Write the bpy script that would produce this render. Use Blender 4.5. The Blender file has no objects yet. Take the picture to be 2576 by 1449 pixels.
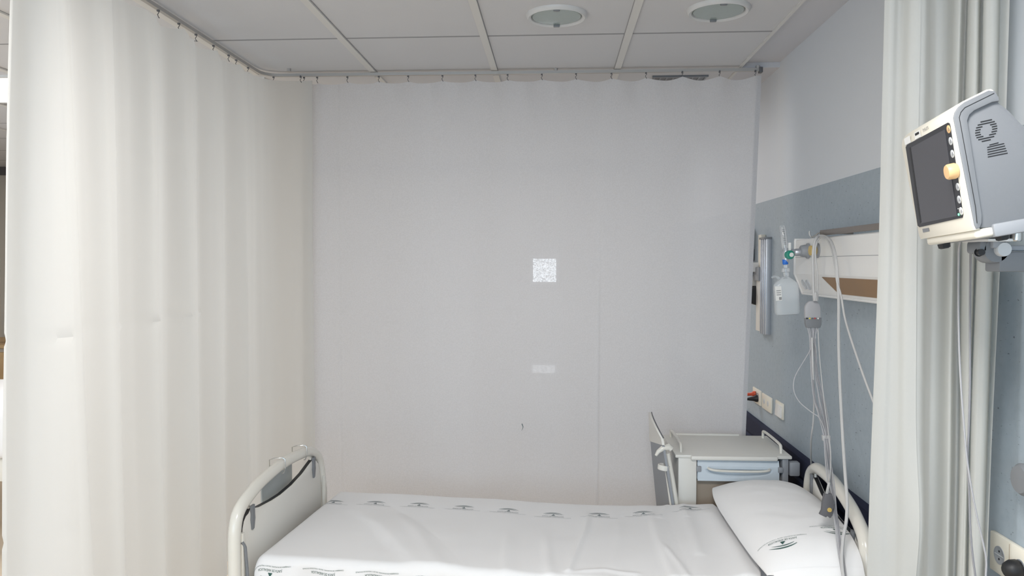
import bpy, bmesh, math, random
from mathutils import Vector, Matrix, noise

sc = bpy.context.scene
COL = sc.collection
R = math.radians
random.seed(7)

# ------------------------------------------------------------------ camera
CAM = Vector((0, 0, 1.62)); FPX = 1925.0
YAW = math.atan(109 / FPX); PIT = math.atan(62 / FPX)
FW = Vector((-math.sin(YAW) * math.cos(PIT), math.cos(YAW) * math.cos(PIT), -math.sin(PIT)))
RT = Vector((math.cos(YAW), math.sin(YAW), 0)); UP = RT.cross(FW)
cd = bpy.data.cameras.new('camera'); cam = bpy.data.objects.new('camera', cd); COL.objects.link(cam)
cd.sensor_width = 36; cd.lens = 36 * FPX / 2576; cd.clip_start = 0.02
cam.matrix_world = Matrix.Translation(CAM) @ Matrix((RT, UP, -FW)).transposed().to_4x4()
sc.camera = cam

def at(x, y, X=None, Y=None, Z=None):
    """world point seen at photo pixel x,y on the real plane X=, Y= or Z="""
    d = FW + RT * ((x - 1288) / FPX) - UP * ((y - 724.5) / FPX)
    if X is not None: t = X / d.x
    elif Y is not None: t = Y / d.y
    else: t = (Z - CAM.z) / d.z
    return CAM + d * t

# ------------------------------------------------------------------ world, lights, exposure
vs = sc.view_settings
vs.view_transform = 'Standard'; vs.look = 'None'; vs.gamma = 1; vs.use_curve_mapping = False
vs.exposure = 0.10
w = bpy.data.worlds.new('world'); sc.world = w; w.use_nodes = True
w.node_tree.nodes['Background'].inputs[0].default_value = (0.75, 0.85, 1, 1)
w.node_tree.nodes['Background'].inputs[1].default_value = 1.0

def area(name, loc, aim, sx, sy, power, color):
    l = bpy.data.lights.new(name, 'AREA'); l.shape = 'RECTANGLE'; l.size = sx; l.size_y = sy
    l.energy = power; l.color = color
    o = bpy.data.objects.new(name, l); COL.objects.link(o); o.location = loc
    o.rotation_euler = Vector(aim).to_track_quat('-Z', 'Y').to_euler()
    return o
area('daylight_rear_window', (-1.6, -2.85, 1.55), (0.05, 1, 0.0), 4.2, 1.7, 46, (0.52, 0.77, 1.0))
area('daylight_left_window', (-5.35, 2.3, 1.5), (1, 0, 0), 2.2, 1.7, 36, (0.75, 0.88, 1.0))
PANELS = [(-3.0, 4.04), (-2.4, 1.72), (0.0, 0.52), (-3.0, -1.5), (-3.0, 6.1)]  # second panel is added out of view to backlight the left curtain's near end
for (px, py), PW in zip(PANELS, (12, 34, 46, 18, 12)):
    area('ceiling_panel_light', (px, py, 2.545), (0, 0, -1), 0.56, 0.56, PW, (1.0, 0.98, 0.955))
area('next_bay_light', (0.0, 5.6, 2.54), (0, 0, -1), 0.9, 0.9, 30, (0.98, 0.98, 1.0))

# ------------------------------------------------------------------ materials
MATS = {}
def mat(name, col, rough=0.5, metal=0.0, bump=0.0, bscale=200, var=0.0, vscale=6, spec=0.5, coat=0.0, emis=None, estr=0, trans=0.0, alpha=1.0):
    m = bpy.data.materials.new(name); m.use_nodes = True
    nt = m.node_tree; b = nt.nodes['Principled BSDF']
    b.inputs['Base Color'].default_value = (*col, 1)
    b.inputs['Roughness'].default_value = rough; b.inputs['Metallic'].default_value = metal
    b.inputs['Specular IOR Level'].default_value = spec
    b.inputs['Coat Weight'].default_value = coat
    b.inputs['Transmission Weight'].default_value = trans
    b.inputs['Alpha'].default_value = alpha
    if emis: b.inputs['Emission Color'].default_value = (*emis, 1); b.inputs['Emission Strength'].default_value = estr
    tc = nt.nodes.new('ShaderNodeTexCoord')
    if var:
        n = nt.nodes.new('ShaderNodeTexNoise'); n.inputs['Scale'].default_value = vscale; n.inputs['Detail'].default_value = 4
        nt.links.new(tc.outputs['Object'], n.inputs['Vector'])
        mx = nt.nodes.new('ShaderNodeMix'); mx.data_type = 'RGBA'
        mx.inputs[6].default_value = (*[c * (1 - var) for c in col], 1); mx.inputs[7].default_value = (*[min(1, c * (1 + var)) for c in col], 1)
        nt.links.new(n.outputs['Fac'], mx.inputs[0]); nt.links.new(mx.outputs[2], b.inputs['Base Color'])
    if bump:
        n = nt.nodes.new('ShaderNodeTexNoise'); n.inputs['Scale'].default_value = bscale; n.inputs['Detail'].default_value = 3
        nt.links.new(tc.outputs['Object'], n.inputs['Vector'])
        bp = nt.nodes.new('ShaderNodeBump'); bp.inputs['Strength'].default_value = bump; bp.inputs['Distance'].default_value = 0.002
        nt.links.new(n.outputs['Fac'], bp.inputs['Height']); nt.links.new(bp.outputs[0], b.inputs['Normal'])
    MATS[name] = m
    return m

def cloth(name, col, tr=0.45, see=0.0, tcol=None, rough=0.9):
    """woven fabric: reflecting, letting light through and, between the threads, a little see-through"""
    m = bpy.data.materials.new(name); m.use_nodes = True; nt = m.node_tree
    out = nt.nodes['Material Output']; b = nt.nodes['Principled BSDF']
    b.inputs['Roughness'].default_value = rough; b.inputs['Specular IOR Level'].default_value = 0.15
    tc = nt.nodes.new('ShaderNodeTexCoord')
    n = nt.nodes.new('ShaderNodeTexNoise'); n.inputs['Scale'].default_value = 3.0; n.inputs['Detail'].default_value = 5
    nt.links.new(tc.outputs['Object'], n.inputs['Vector'])
    mx = nt.nodes.new('ShaderNodeMix'); mx.data_type = 'RGBA'
    mx.inputs[6].default_value = (*[c * .975 for c in col], 1); mx.inputs[7].default_value = (*[min(1, c * 1.02) for c in col], 1)
    nt.links.new(n.outputs['Fac'], mx.inputs[0]); nt.links.new(mx.outputs[2], b.inputs['Base Color'])
    # weave
    n2 = nt.nodes.new('ShaderNodeTexNoise'); n2.inputs['Scale'].default_value = 420
    nt.links.new(tc.outputs['Object'], n2.inputs['Vector'])
    bp = nt.nodes.new('ShaderNodeBump'); bp.inputs['Strength'].default_value = 0.12; bp.inputs['Distance'].default_value = 0.001
    nt.links.new(n2.outputs['Fac'], bp.inputs['Height']); nt.links.new(bp.outputs[0], b.inputs['Normal'])
    last = b.outputs[0]
    if tr:
        t = nt.nodes.new('ShaderNodeBsdfTranslucent'); t.inputs[0].default_value = (*(tcol or col), 1)
        ms = nt.nodes.new('ShaderNodeMixShader'); ms.inputs[0].default_value = tr
        nt.links.new(last, ms.inputs[1]); nt.links.new(t.outputs[0], ms.inputs[2]); last = ms.outputs[0]
    if see:
        t = nt.nodes.new('ShaderNodeBsdfTransparent')
        nn = nt.nodes.new('ShaderNodeTexNoise'); nn.inputs['Scale'].default_value = 160; nn.inputs['Detail'].default_value = 2
        nt.links.new(tc.outputs['Object'], nn.inputs['Vector'])
        mr = nt.nodes.new('ShaderNodeMapRange'); mr.inputs[1].default_value = .35; mr.inputs[2].default_value = .65
        mr.inputs[3].default_value = see * .4; mr.inputs[4].default_value = see * 1.6
        nt.links.new(nn.outputs['Fac'], mr.inputs[0])
        ms = nt.nodes.new('ShaderNodeMixShader'); nt.links.new(mr.outputs[0], ms.inputs[0])
        nt.links.new(last, ms.inputs[1]); nt.links.new(t.outputs[0], ms.inputs[2]); last = ms.outputs[0]
    nt.links.new(last, out.inputs['Surface'])
    MATS[name] = m
    return m

mat('tile', (0.62, 0.62, 0.635), 0.9, bump=0.25, bscale=350, var=0.02, vscale=3, spec=.2)
mat('tbar', (0.66, 0.65, 0.63), 0.6)
mat('tile_joint', (0.30, 0.30, 0.31), 0.8)
mat('plaster', (0.60, 0.60, 0.63), 0.9, bump=0.2, bscale=60)
mat('far_wall', (0.58, 0.53, 0.46), 0.8, bump=0.1, bscale=50, var=.03)
mat('dark_line', (0.12, 0.11, 0.11), 0.7)
mat('floor', (0.64, 0.53, 0.41), 0.35, var=0.10, vscale=14, bump=.03, bscale=30)
mat('navy', (0.022, 0.027, 0.055), 0.75, spec=.2, bump=.1, bscale=150)
mat('cream_enamel', (0.76, 0.735, 0.67), 0.22, coat=.3, var=.02)
mat('cream_plastic', (0.77, 0.75, 0.70), 0.38, var=.02)
mat('ivory', (0.80, 0.76, 0.66), 0.35)
mat('white_plastic', (0.80, 0.80, 0.79), 0.35)
mat('grey_plastic', (0.30, 0.315, 0.34), 0.5, bump=.05, bscale=500)
mat('mid_grey', (0.20, 0.21, 0.225), 0.45)
mat('case_grey', (0.19, 0.20, 0.215), 0.5, bump=.08, bscale=700)
mat('dark_grey', (0.12, 0.12, 0.13), 0.5)
mat('black', (0.012, 0.012, 0.014), 0.5)
mat('bezel_black', (0.018, 0.019, 0.024), 0.35)
mat('screen', (0.055, 0.055, 0.065), 0.28, bump=.03, bscale=900)
mat('alu', (0.55, 0.57, 0.61), 0.35, metal=.8, var=.05, vscale=30)
mat('rail_grey', (0.44, 0.43, 0.42), 0.45, metal=.3)
mat('steel', (0.62, 0.62, 0.61), 0.25, metal=1)
mat('bronze', (0.25, 0.22, 0.20), 0.4, metal=.6)
mat('knob_orange', (0.80, 0.52, 0.26), 0.4)
mat('ochre', (0.58, 0.42, 0.14), 0.35)
mat('brown_strip', (0.27, 0.165, 0.085), 0.5, var=.04)
mat('taupe', (0.40, 0.33, 0.26), 0.6)
mat('light_blue', (0.63, 0.70, 0.76), 0.35)
mat('button', (0.56, 0.58, 0.60), 0.4)
mat('ring_white', (0.62, 0.62, 0.62), 0.35)
mat('lamp_glass', (0.30, 0.36, 0.34), 0.18, bump=.2, bscale=120, coat=.5)
mat('clear_plastic', (0.86, 0.90, 0.93), 0.12, trans=.75, spec=.6, alpha=.85)
mat('bottle_plastic', (0.83, 0.87, 0.90), 0.25, trans=.35, alpha=.72)
mat('water', (0.70, 0.76, 0.80), 0.1, trans=.5, alpha=.8)
mat('dial_green', (0.02, 0.26, 0.19), 0.35)
mat('blue', (0.02, 0.16, 0.62), 0.35)
mat('cable_white', (0.50, 0.50, 0.50), 0.45)
mat('cable_grey', (0.42, 0.42, 0.44), 0.5)
mat('cable_dark', (0.27, 0.27, 0.29), 0.5)
mat('red_orange', (0.72, 0.10, 0.04), 0.4)
mat('red', (0.45, 0.05, 0.05), 0.4)
mat('yellow', (0.75, 0.65, 0.10), 0.4)
mat('print_green', (0.055, 0.115, 0.10), 0.9, spec=.1)
mat('print_grey', (0.22, 0.26, 0.27), 0.9, spec=.1)
mat('wood', (0.42, 0.27, 0.13), 0.5, var=.15, vscale=20)
mat('card', (0.42, 0.45, 0.45), 0.35)
mat('paper', (0.78, 0.78, 0.76), 0.8)
mat('led_green', (0.1, 0.8, 0.3), 0.4, emis=(0.1, 1, 0.35), estr=5)
mat('light_panel', (0.9, 0.9, 0.9), 0.5, emis=(1.0, 0.98, 0.93), estr=3.2, bump=.3, bscale=60)
mat('window_glow', (0.9, 0.95, 1), 0.5, emis=(0.85, 0.93, 1.0), estr=6)
mat('faint_glow', (0.9, 0.95, 1), 0.5, emis=(0.9, 0.95, 1.0), estr=1.6)
mat('window_sky', (0.8, 0.9, 1), 0.5, emis=(0.80, 0.90, 1.0), estr=1.5)
cloth('back_cloth', (0.725, 0.724, 0.742), 0.42, 0.045)
cloth('left_cloth', (0.735, 0.725, 0.70), 0.46, 0.002)
cloth('right_cloth', (0.78, 0.785, 0.76), 0.5, 0.006)
cloth('sheet_cloth', (0.845, 0.838, 0.838), 0)
cloth('under_cloth', (0.80, 0.82, 0.86), 0)
cloth('pillow_cloth', (0.90, 0.895, 0.895), 0)

def wall_material():
    m = bpy.data.materials.new('wall_two_tone'); m.use_nodes = True; nt = m.node_tree; b = nt.nodes['Principled BSDF']
    L = nt.links.new
    tc = nt.nodes.new('ShaderNodeTexCoord'); sp = nt.nodes.new('ShaderNodeSeparateXYZ'); L(tc.outputs['Object'], sp.inputs[0])
    gt = nt.nodes.new('ShaderNodeMath'); gt.operation = 'GREATER_THAN'; gt.inputs[1].default_value = 1.94
    L(sp.outputs['Z'], gt.inputs[0])
    # vinyl covering: dark flecks dragged diagonally over grey-blue
    mp = nt.nodes.new('ShaderNodeMapping'); mp.inputs['Scale'].default_value = (1, 34, 85); mp.inputs['Rotation'].default_value = (R(-22), 0, 0)
    L(tc.outputs['Object'], mp.inputs[0])
    n1 = nt.nodes.new('ShaderNodeTexNoise'); n1.inputs['Scale'].default_value = 1.6; n1.inputs['Detail'].default_value = 3; L(mp.outputs[0], n1.inputs['Vector'])
    cr = nt.nodes.new('ShaderNodeValToRGB'); cr.color_ramp.elements[0].position = 0.655; cr.color_ramp.elements[1].position = 0.74
    cr.color_ramp.elements[0].color = (0, 0, 0, 1); cr.color_ramp.elements[1].color = (1, 1, 1, 1); L(n1.outputs['Fac'], cr.inputs[0])
    n2 = nt.nodes.new('ShaderNodeTexNoise'); n2.inputs['Scale'].default_value = 45; n2.inputs['Detail'].default_value = 5; L(tc.outputs['Object'], n2.inputs['Vector'])
    m1 = nt.nodes.new('ShaderNodeMix'); m1.data_type = 'RGBA'; L(n2.outputs['Fac'], m1.inputs[0])
    m1.inputs[6].default_value = (0.325, 0.385, 0.435, 1); m1.inputs[7].default_value = (0.410, 0.470, 0.520, 1)
    m2 = nt.nodes.new('ShaderNodeMix'); m2.data_type = 'RGBA'; L(cr.outputs[0], m2.inputs[0]); L(m1.outputs[2], m2.inputs[6])
    m2.inputs[7].default_value = (0.145, 0.165, 0.19, 1)
    m3 = nt.nodes.new('ShaderNodeMix'); m3.data_type = 'RGBA'; L(gt.outputs[0], m3.inputs[0]); L(m2.outputs[2], m3.inputs[6])
    m3.inputs[7].default_value = (0.68, 0.71, 0.75, 1)
    L(m3.outputs[2], b.inputs['Base Color']); b.inputs['Roughness'].default_value = 0.6
    bp = nt.nodes.new('ShaderNodeBump'); bp.inputs['Strength'].default_value = 0.35; bp.inputs['Distance'].default_value = 0.002
    L(n2.outputs['Fac'], bp.inputs['Height']); L(bp.outputs[0], b.inputs['Normal'])
    MATS['wall'] = m
wall_material()

# ------------------------------------------------------------------ mesh helpers
class MB:
    """collects shapes that become ONE mesh object"""
    def __init__(s): s.v = []; s.f = []
    def add(s, vs, fs):
        n = len(s.v); s.v += [Vector(p) for p in vs]; s.f += [tuple(i + n for i in f) for f in fs]; return s
    def box(s, a, b, bev=0.0, seg=2, M=None):
        bm = bmesh.new(); bmesh.ops.create_cube(bm, size=1)
        a = Vector(a); b = Vector(b); c = (a + b) / 2; d = b - a
        for v in bm.verts: v.co = Vector((v.co.x * d.x, v.co.y * d.y, v.co.z * d.z)) + c
        if bev: bmesh.ops.bevel(bm, geom=bm.edges[:], offset=bev, segments=seg, profile=.5, affect='EDGES')
        return s.bm(bm, M)
    def bm(s, bm, M=None):
        bm.verts.index_update()
        s.add([(M @ v.co) if M else v.co.copy() for v in bm.verts], [[v.index for v in f.verts] for f in bm.faces]); bm.free(); return s
    def prism(s, pts, ax, a, b, bev=0.0, seg=2):
        """polygon pts (2D in the two other axes, in order) extruded along axis ax from a to b"""
        def P(p, h):
            if ax == 0: return (h, p[0], p[1])
            if ax == 1: return (p[0], h, p[1])
            return (p[0], p[1], h)
        bm = bmesh.new(); n = len(pts)
        v0 = [bm.verts.new(P(p, a)) for p in pts]; v1 = [bm.verts.new(P(p, b)) for p in pts]
        bm.faces.new(v0); bm.faces.new(list(reversed(v1)))
        for i in range(n): bm.faces.new((v0[i], v1[i], v1[(i + 1) % n], v0[(i + 1) % n]))
        bmesh.ops.recalc_face_normals(bm, faces=bm.faces[:])
        if bev:
            es = [e for e in bm.edges if (e.verts[0] in v0) == (e.verts[1] in v0)]
            bmesh.ops.bevel(bm, geom=es, offset=bev, segments=seg, profile=.5, affect='EDGES')
        return s.bm(bm)
    def tube(s, pts, r, n=10, smooth=0, cap=True, flat=None):
        pts = [Vector(p) for p in pts]
        if smooth: pts = spline(pts, smooth)
        m = len(pts); rs = r if isinstance(r, (list, tuple)) else [r] * m
        rings = []; t0 = (pts[1] - pts[0]).normalized()
        nrm = t0.orthogonal().normalized()
        for i in range(m):
            t = (pts[min(i + 1, m - 1)] - pts[max(i - 1, 0)])
            t = t.normalized() if t.length > 1e-9 else t0
            nrm = (nrm - t * nrm.dot(t)).normalized(); bn = t.cross(nrm)
            rings.append([pts[i] + (nrm * math.cos(2 * math.pi * k / n) + bn * math.sin(2 * math.pi * k / n)) * rs[i] for k in range(n)])
        vs = [p for ring in rings for p in ring]; fs = []
        for i in range(m - 1):
            for k in range(n): fs.append((i * n + k, i * n + (k + 1) % n, (i + 1) * n + (k + 1) % n, (i + 1) * n + k))
        if cap: fs += [tuple(reversed(range(n))), tuple((m - 1) * n + k for k in range(n))]
        return s.add(vs, fs)
    def lathe(s, prof, c, axis=(0, 0, 1), n=28, caps=True):
        """prof = [(radius, height)...] around axis from centre c"""
        q = Vector(axis).normalized().to_track_quat('Z', 'Y'); c = Vector(c); vs = []; fs = []; m = len(prof)
        for r, h in prof:
            for k in range(n):
                a = 2 * math.pi * k / n; vs.append(c + q @ Vector((r * math.cos(a), r * math.sin(a), h)))
        for i in range(m - 1):
            for k in range(n): fs.append((i * n + k, i * n + (k + 1) % n, (i + 1) * n + (k + 1) % n, (i + 1) * n + k))
        if caps:
            if prof[0][0] > 1e-6: fs.append(tuple(reversed(range(n))))
            if prof[-1][0] > 1e-6: fs.append(tuple((m - 1) * n + k for k in range(n)))
        return s.add(vs, fs)
    def grid(s, fn, nu, nv):
        vs = [fn(i / nu, j / nv) for i in range(nu + 1) for j in range(nv + 1)]
        fs = [(i * (nv + 1) + j, (i + 1) * (nv + 1) + j, (i + 1) * (nv + 1) + j + 1, i * (nv + 1) + j + 1) for i in range(nu) for j in range(nv)]
        return s.add(vs, fs)
    def build(s, name, m, parent=None, local=False, smooth=True, origin=None):
        me = bpy.data.meshes.new(name)
        if parent is not None:
            if not local:
                iv = ROOTM[parent.name].inverted(); vs = [iv @ v for v in s.v]
            else: vs = s.v
        else:
            if origin is None:
                xs = [v.x for v in s.v]; ys = [v.y for v in s.v]
                origin = Vector(((min(xs) + max(xs)) / 2, (min(ys) + max(ys)) / 2, min(v.z for v in s.v)))
            origin = Vector(origin); vs = [v - origin for v in s.v]
        me.from_pydata([tuple(v) for v in vs], [], s.f); me.materials.append(MATS[m])
        bm = bmesh.new(); bm.from_mesh(me); bmesh.ops.recalc_face_normals(bm, faces=bm.faces[:]); bm.to_mesh(me); bm.free()
        if smooth:
            me.polygons.foreach_set('use_smooth', [True] * len(me.polygons))
            try: me.set_sharp_from_angle(angle=R(38))
            except Exception: pass
        o = bpy.data.objects.new(name, me); COL.objects.link(o)
        if parent is not None:
            o.parent = parent; ROOTM[o.name] = ROOTM[parent.name].copy()
        else:
            o.location = origin; ROOTM[o.name] = Matrix.Translation(origin)
        return o
ROOTM = {}
def spline(p, k):
    out = []; n = len(p)
    for i in range(n - 1):
        a, b, c, d = p[max(i - 1, 0)], p[i], p[i + 1], p[min(i + 2, n - 1)]
        for j in range(k):
            t = j / k
            out.append(0.5 * ((2 * b) + (c - a) * t + (2 * a - 5 * b + 4 * c - d) * t * t + (3 * b - a - 3 * c + d) * t ** 3))
    out.append(p[-1]); return out
def tag(o, label=None, cat=None, group=None, kind=None):
    if label: o['label'] = label
    if cat: o['category'] = cat
    if group: o['group'] = group
    if kind: o['kind'] = kind
    return o
def thing(name, loc, label, cat, rz=0, group=None):
    o = bpy.data.objects.new(name, None); COL.objects.link(o); o.empty_display_size = .05
    o.location = loc; o.rotation_euler = (0, 0, rz)
    ROOTM[o.name] = Matrix.Translation(Vector(loc)) @ Matrix.Rotation(rz, 4, 'Z')
    return tag(o, label, cat, group)
def struct(o): o['kind'] = 'structure'; return o

def text_polys(txt, width, height):
    """flat letter faces, centred, scaled to width x height: list of (verts2d, faces)"""
    cu = bpy.data.curves.new('lettering', 'FONT'); cu.body = txt; cu.resolution_u = 2
    o = bpy.data.objects.new('lettering', cu); COL.objects.link(o)
    dg = bpy.context.evaluated_depsgraph_get(); me = bpy.data.meshes.new_from_object(o.evaluated_get(dg))
    vs = [(v.co.x, v.co.y) for v in me.vertices]; fs = [tuple(p.vertices) for p in me.polygons]
    bpy.data.objects.remove(o); bpy.data.meshes.remove(me)
    x0 = min(v[0] for v in vs); x1 = max(v[0] for v in vs); y0 = min(v[1] for v in vs); y1 = max(v[1] for v in vs)
    return [((x - (x0 + x1) / 2) * width / (x1 - x0), (y - (y0 + y1) / 2) * height / (y1 - y0)) for x, y in vs], fs

# ------------------------------------------------------------------ room shell
XW = 1.08; XL = -5.5; YB = 7.3; YR = -3.0; ZC = 2.57
struct(MB().box((XW, YR, 0), (XW + .12, YB, 2.75)).build('wall_right', 'wall', smooth=False, origin=(XW, 0, 0)))
struct(MB().box((XL - .1, YB, 0), (XW + .12, YB + .12, 2.75)).build('wall_back', 'far_wall', smooth=False))
struct(MB().box((XL, YR, -.1), (XW, YB, 0)).build('floor', 'floor', smooth=False))
# left wall with a window opening, rear wall with a window opening
m = MB(); m.box((XL - .12, YR, 0), (XL, YB, .65)); m.box((XL - .12, YR, 2.35), (XL, YB, 2.75)); m.box((XL - .12, YR, .65), (XL, 1.2, 2.35)); m.box((XL - .12, 3.4, .65), (XL, YB, 2.35))
struct(m.build('wall_left', 'far_wall', smooth=False))
m = MB(); m.box((XL - .12, YR - .12, 0), (XW + .12, YR, .7)); m.box((XL - .12, YR - .12, 2.4), (XW + .12, YR, 2.75)); m.box((XL - .12, YR - .12, .7), (-3.7, YR, 2.4)); m.box((.5, YR - .12, .7), (XW + .12, YR, 2.4))
struct(m.build('wall_rear', 'far_wall', smooth=False))
def window(name, x0, x1, y0, y1, z0, z1, nx, axis):
    root = bpy.data.objects.new(name, None); COL.objects.link(root); root.location = ((x0 + x1) / 2, (y0 + y1) / 2, z0); ROOTM[root.name] = Matrix.Translation(root.location); struct(root)
    m = MB(); a = (x0, y0); b = (x1, y1)
    for i in range(nx + 1):
        t = i / nx; cx = x0 + (x1 - x0) * t; cy = y0 + (y1 - y0) * t
        m.box((cx - .03, cy - .03, z0), (cx + .03, cy + .03, z1))
    m.box((min(x0, x1) - .03, min(y0, y1) - .03, z0), (max(x0, x1) + .03, max(y0, y1) + .03, z0 + .06))
    m.box((min(x0, x1) - .03, min(y0, y1) - .03, z1 - .06), (max(x0, x1) + .03, max(y0, y1) + .03, z1))
    m.build('window_frame', 'white_plastic', root, smooth=False)
    g = MB().box((min(x0, x1) - .003, min(y0, y1) - .003, z0), (max(x0, x1) + .003, max(y0, y1) + .003, z1)); g.build('pane', 'window_sky', root, smooth=False)
window('window_1', XL - .06, XL - .06, 1.2, 3.4, .65, 2.35, 3, 1)
window('window_2', -3.7, .5, YR - .06, YR - .06, .7, 2.4, 4, 0)

# ceiling tiles (slab with the edge of the tile field), its grid of T-bars, and the plaster strip along the wall
struct(MB().box((XL, YR, ZC), (0.895, YB, ZC + .10)).build('ceiling', 'tile', smooth=False))
m = MB(); mj = MB()
for k in range(-7, 2):
    x = .3 + .6 * k if k < 1 else None
    if x is None: continue
    m.box((x - .015, YR, ZC - .008), (x + .015, 3.79, ZC + .001)); m.box((x - .015, 3.86, ZC - .008), (x + .015, YB, ZC + .001))
    mj.box((x - .0175, YR, ZC - .0012), (x + .0175, 3.80, ZC + .001))
k = -10
y = 3.22 - .6 * 10
while y < YB:
    if abs(y - 3.82) > .01: mj.box((XL, y - .007, ZC - .0006), (.895, y + .007, ZC + .001))
    y += .6
m.box((.884, YR, ZC - .006), (.897, YB, ZC + .0))
struct(m.build('trim_1', 'tbar', smooth=False)); struct(mj.build('trim_5', 'tile_joint', smooth=False))
m = MB(); m.box((.895, YR, ZC + .02), (XW, 3.79, ZC + .12)); m.box((.895, 3.79, ZC - .005), (XW, YB, ZC + .12))
struct(m.build('trim_2', 'plaster', smooth=False))
struct(MB().box((XL, YB - .03, 2.49), (.89, YB, 2.57)).build('trim_3', 'dark_line', smooth=False))
# wall guard rail, two steps
m = MB()
prof = [(XW, .79), (XW - .012, .79), (XW - .018, .775), (XW - .018, .70), (XW - .008, .69), (XW - .008, .68), (XW - .018, .67), (XW - .018, .47), (XW - .012, .455), (XW, .455)]
m.prism(prof, 1, YR, YB)
struct(m.build('baseboard_right', 'navy', smooth=False))
o = bpy.data.objects['baseboard_right']; o.name = 'trim_4'

# ------------------------------------------------------------------ ceiling fittings
lamps = [((.003, 2.962), 'round unlit ceiling downlight with grey-green glass, the one nearer the left curtain'),
         ((.607, 2.932), 'round unlit ceiling downlight with grey-green glass, the one nearer the right wall')]
for (x, y), lab in lamps:
    t = thing('ceiling_downlight', (x, y, ZC - .02), lab, 'ceiling light', group='unlit downlights in the ceiling tiles')
    MB().lathe([(.095, -.002), (.099, -.012), (.108, -.016), (.115, -.010), (.118, .0), (.118, .004), (.095, .004), (.095, -.002)], (x, y, ZC), caps=False, n=48).build('ring', 'ring_white', t)
    MB().lathe([(0, -.012), (.05, -.0115), (.092, -.010), (.096, -.004), (.096, .002)], (x, y, ZC), n=48).build('glass', 'lamp_glass', t)
    for s in (-1, 1):
        MB().box((x - .012, y + s * .095 - .006, ZC - .018), (x + .012, y + s * .095 + .006, ZC - .009), .002).build('clip', 'mid_grey', t)
for i, (x, y) in enumerate(PANELS):
    t = thing('ceiling_light_panel', (x, y, ZC - .03), ['bright square ceiling panel seen past the left edge of the left curtain', 'added unseen ceiling panel backlighting the near end of the left curtain', 'lit square ceiling panel just in front of the bay nearest the right wall', 'lit square ceiling panel close to the rear windows', 'lit square ceiling panel farthest away beside the rear wall'][i], 'ceiling light', group='square light panels in the ward ceiling')
    m = MB()
    for s in (-1, 1):
        m.box((x + s * .29 - .01, y - .3, ZC - .012), (x + s * .29 + .01, y + .3, ZC)); m.box((x - .28, y + s * .29 - .01, ZC - .012), (x + .28, y + s * .29 + .01, ZC))
    m.build('frame', 'tbar', t, smooth=False)
    MB().box((x - .28, y - .28, ZC - .006), (x + .28, y + .28, ZC)).build('diffuser', 'light_panel', t, smooth=False)
# vents seen through the slot above the back curtain
for (x0, x1, y, lab) in [(.50, .76, 4.02, 'dark slotted ceiling vent above the back curtain near the wall'), (-.72, -.36, 4.16, 'dark slotted ceiling vent above the back curtain left of centre')]:
    t = thing('ceiling_vent', ((x0 + x1) / 2, y, ZC - .02), lab, 'vent')
    MB().box((x0, y - .07, ZC - .006), (x1, y + .07, ZC)).build('backing', 'dark_grey', t, smooth=False)
    m = MB(); m.box((x0 - .01, y - .08, ZC - .009), (x1 + .01, y - .065, ZC)); m.box((x0 - .01, y + .065, ZC - .009), (x1 + .01, y + .08, ZC))
    n = int((x1 - x0) / .03)
    for i in range(n + 1): m.box((x0 + (x1 - x0) * i / n - .004, y - .07, ZC - .009), (x0 + (x1 - x0) * i / n + .004, y + .07, ZC - .003))
    m.build('grille', 'mid_grey', t, smooth=False)

# ------------------------------------------------------------------ curtain track
ZT = 2.55
track = [(-.4, 1.93), (-1.2, 1.93), (-1.38, 1.95), (-1.448, 2.05), (-1.448, 2.4), (-1.448, 3.64)]
for a in range(1, 7): track.append((-1.448 + .09 * (1 - math.cos(R(a * 15))), 3.665 + .09 * math.sin(R(a * 15))))
track += [(-1.1, 3.758), (0, 3.768), (.985, 3.775)]
t = thing('curtain_track', (-1.448, 3.0, ZT - .02), 'thin grey metal curtain track running under the ceiling and round the corner', 'curtain rail')
m = MB()
pts = [Vector((x, y, 0)) for x, y in track]
m2 = []
for i, p in enumerate(pts):
    a = pts[max(i - 1, 0)]; b = pts[min(i + 1, len(pts) - 1)]; d = (b - a).normalized(); nn = Vector((-d.y, d.x, 0))
    m2.append((p + nn * .008, p - nn * .008))
vs = []; fs = []
for a, b in m2: vs += [(a.x, a.y, ZT + .008), (b.x, b.y, ZT + .008), (b.x, b.y, ZT - .006), (a.x, a.y, ZT - .006)]
for i in range(len(m2) - 1):
    for k in range(4): fs.append((i * 4 + k, i * 4 + (k + 1) % 4, i * 4 + 4 + (k + 1) % 4, i * 4 + 4 + k))
fs += [(0, 1, 2, 3), tuple(len(m2) * 4 - 4 + k for k in (3, 2, 1, 0))]
m.add(vs, fs).build('rail', 'rail_grey', t, smooth=False)
for (x, y) in [(-1.448, 2.6), (-1.30, 3.70), (0.0, 3.768), (.97, 3.775), (-1.0, 1.93)]:
    MB().lathe([(.010, ZT + .006), (.010, ZC)], (x, y, 0), n=12).build('bracket', 'rail_grey', t)
MB().box((.975, 3.760, ZT - .014), (.992, 3.790, ZT + .012), .002).build('end_stop', 'dark_grey', t)

def hook(x, y, root, ztop=ZT - .006, drop=.026):
    m = MB()
    m.box((x - .004, y - .004, ztop - .006), (x + .004, y + .004, ztop + .004))
    m.tube([(x, y, ztop - .004), (x + .003, y - .001, ztop - .010), (x - .003, y, ztop - .017), (x + .001, y, ztop - drop), (x + .004, y, ztop - drop - .004)], .0016, 6)
    m.build('curtain_hook', 'dark_grey', root)

def fbm(x, y, z=0): return noise.noise(Vector((x, y, z)))

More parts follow.
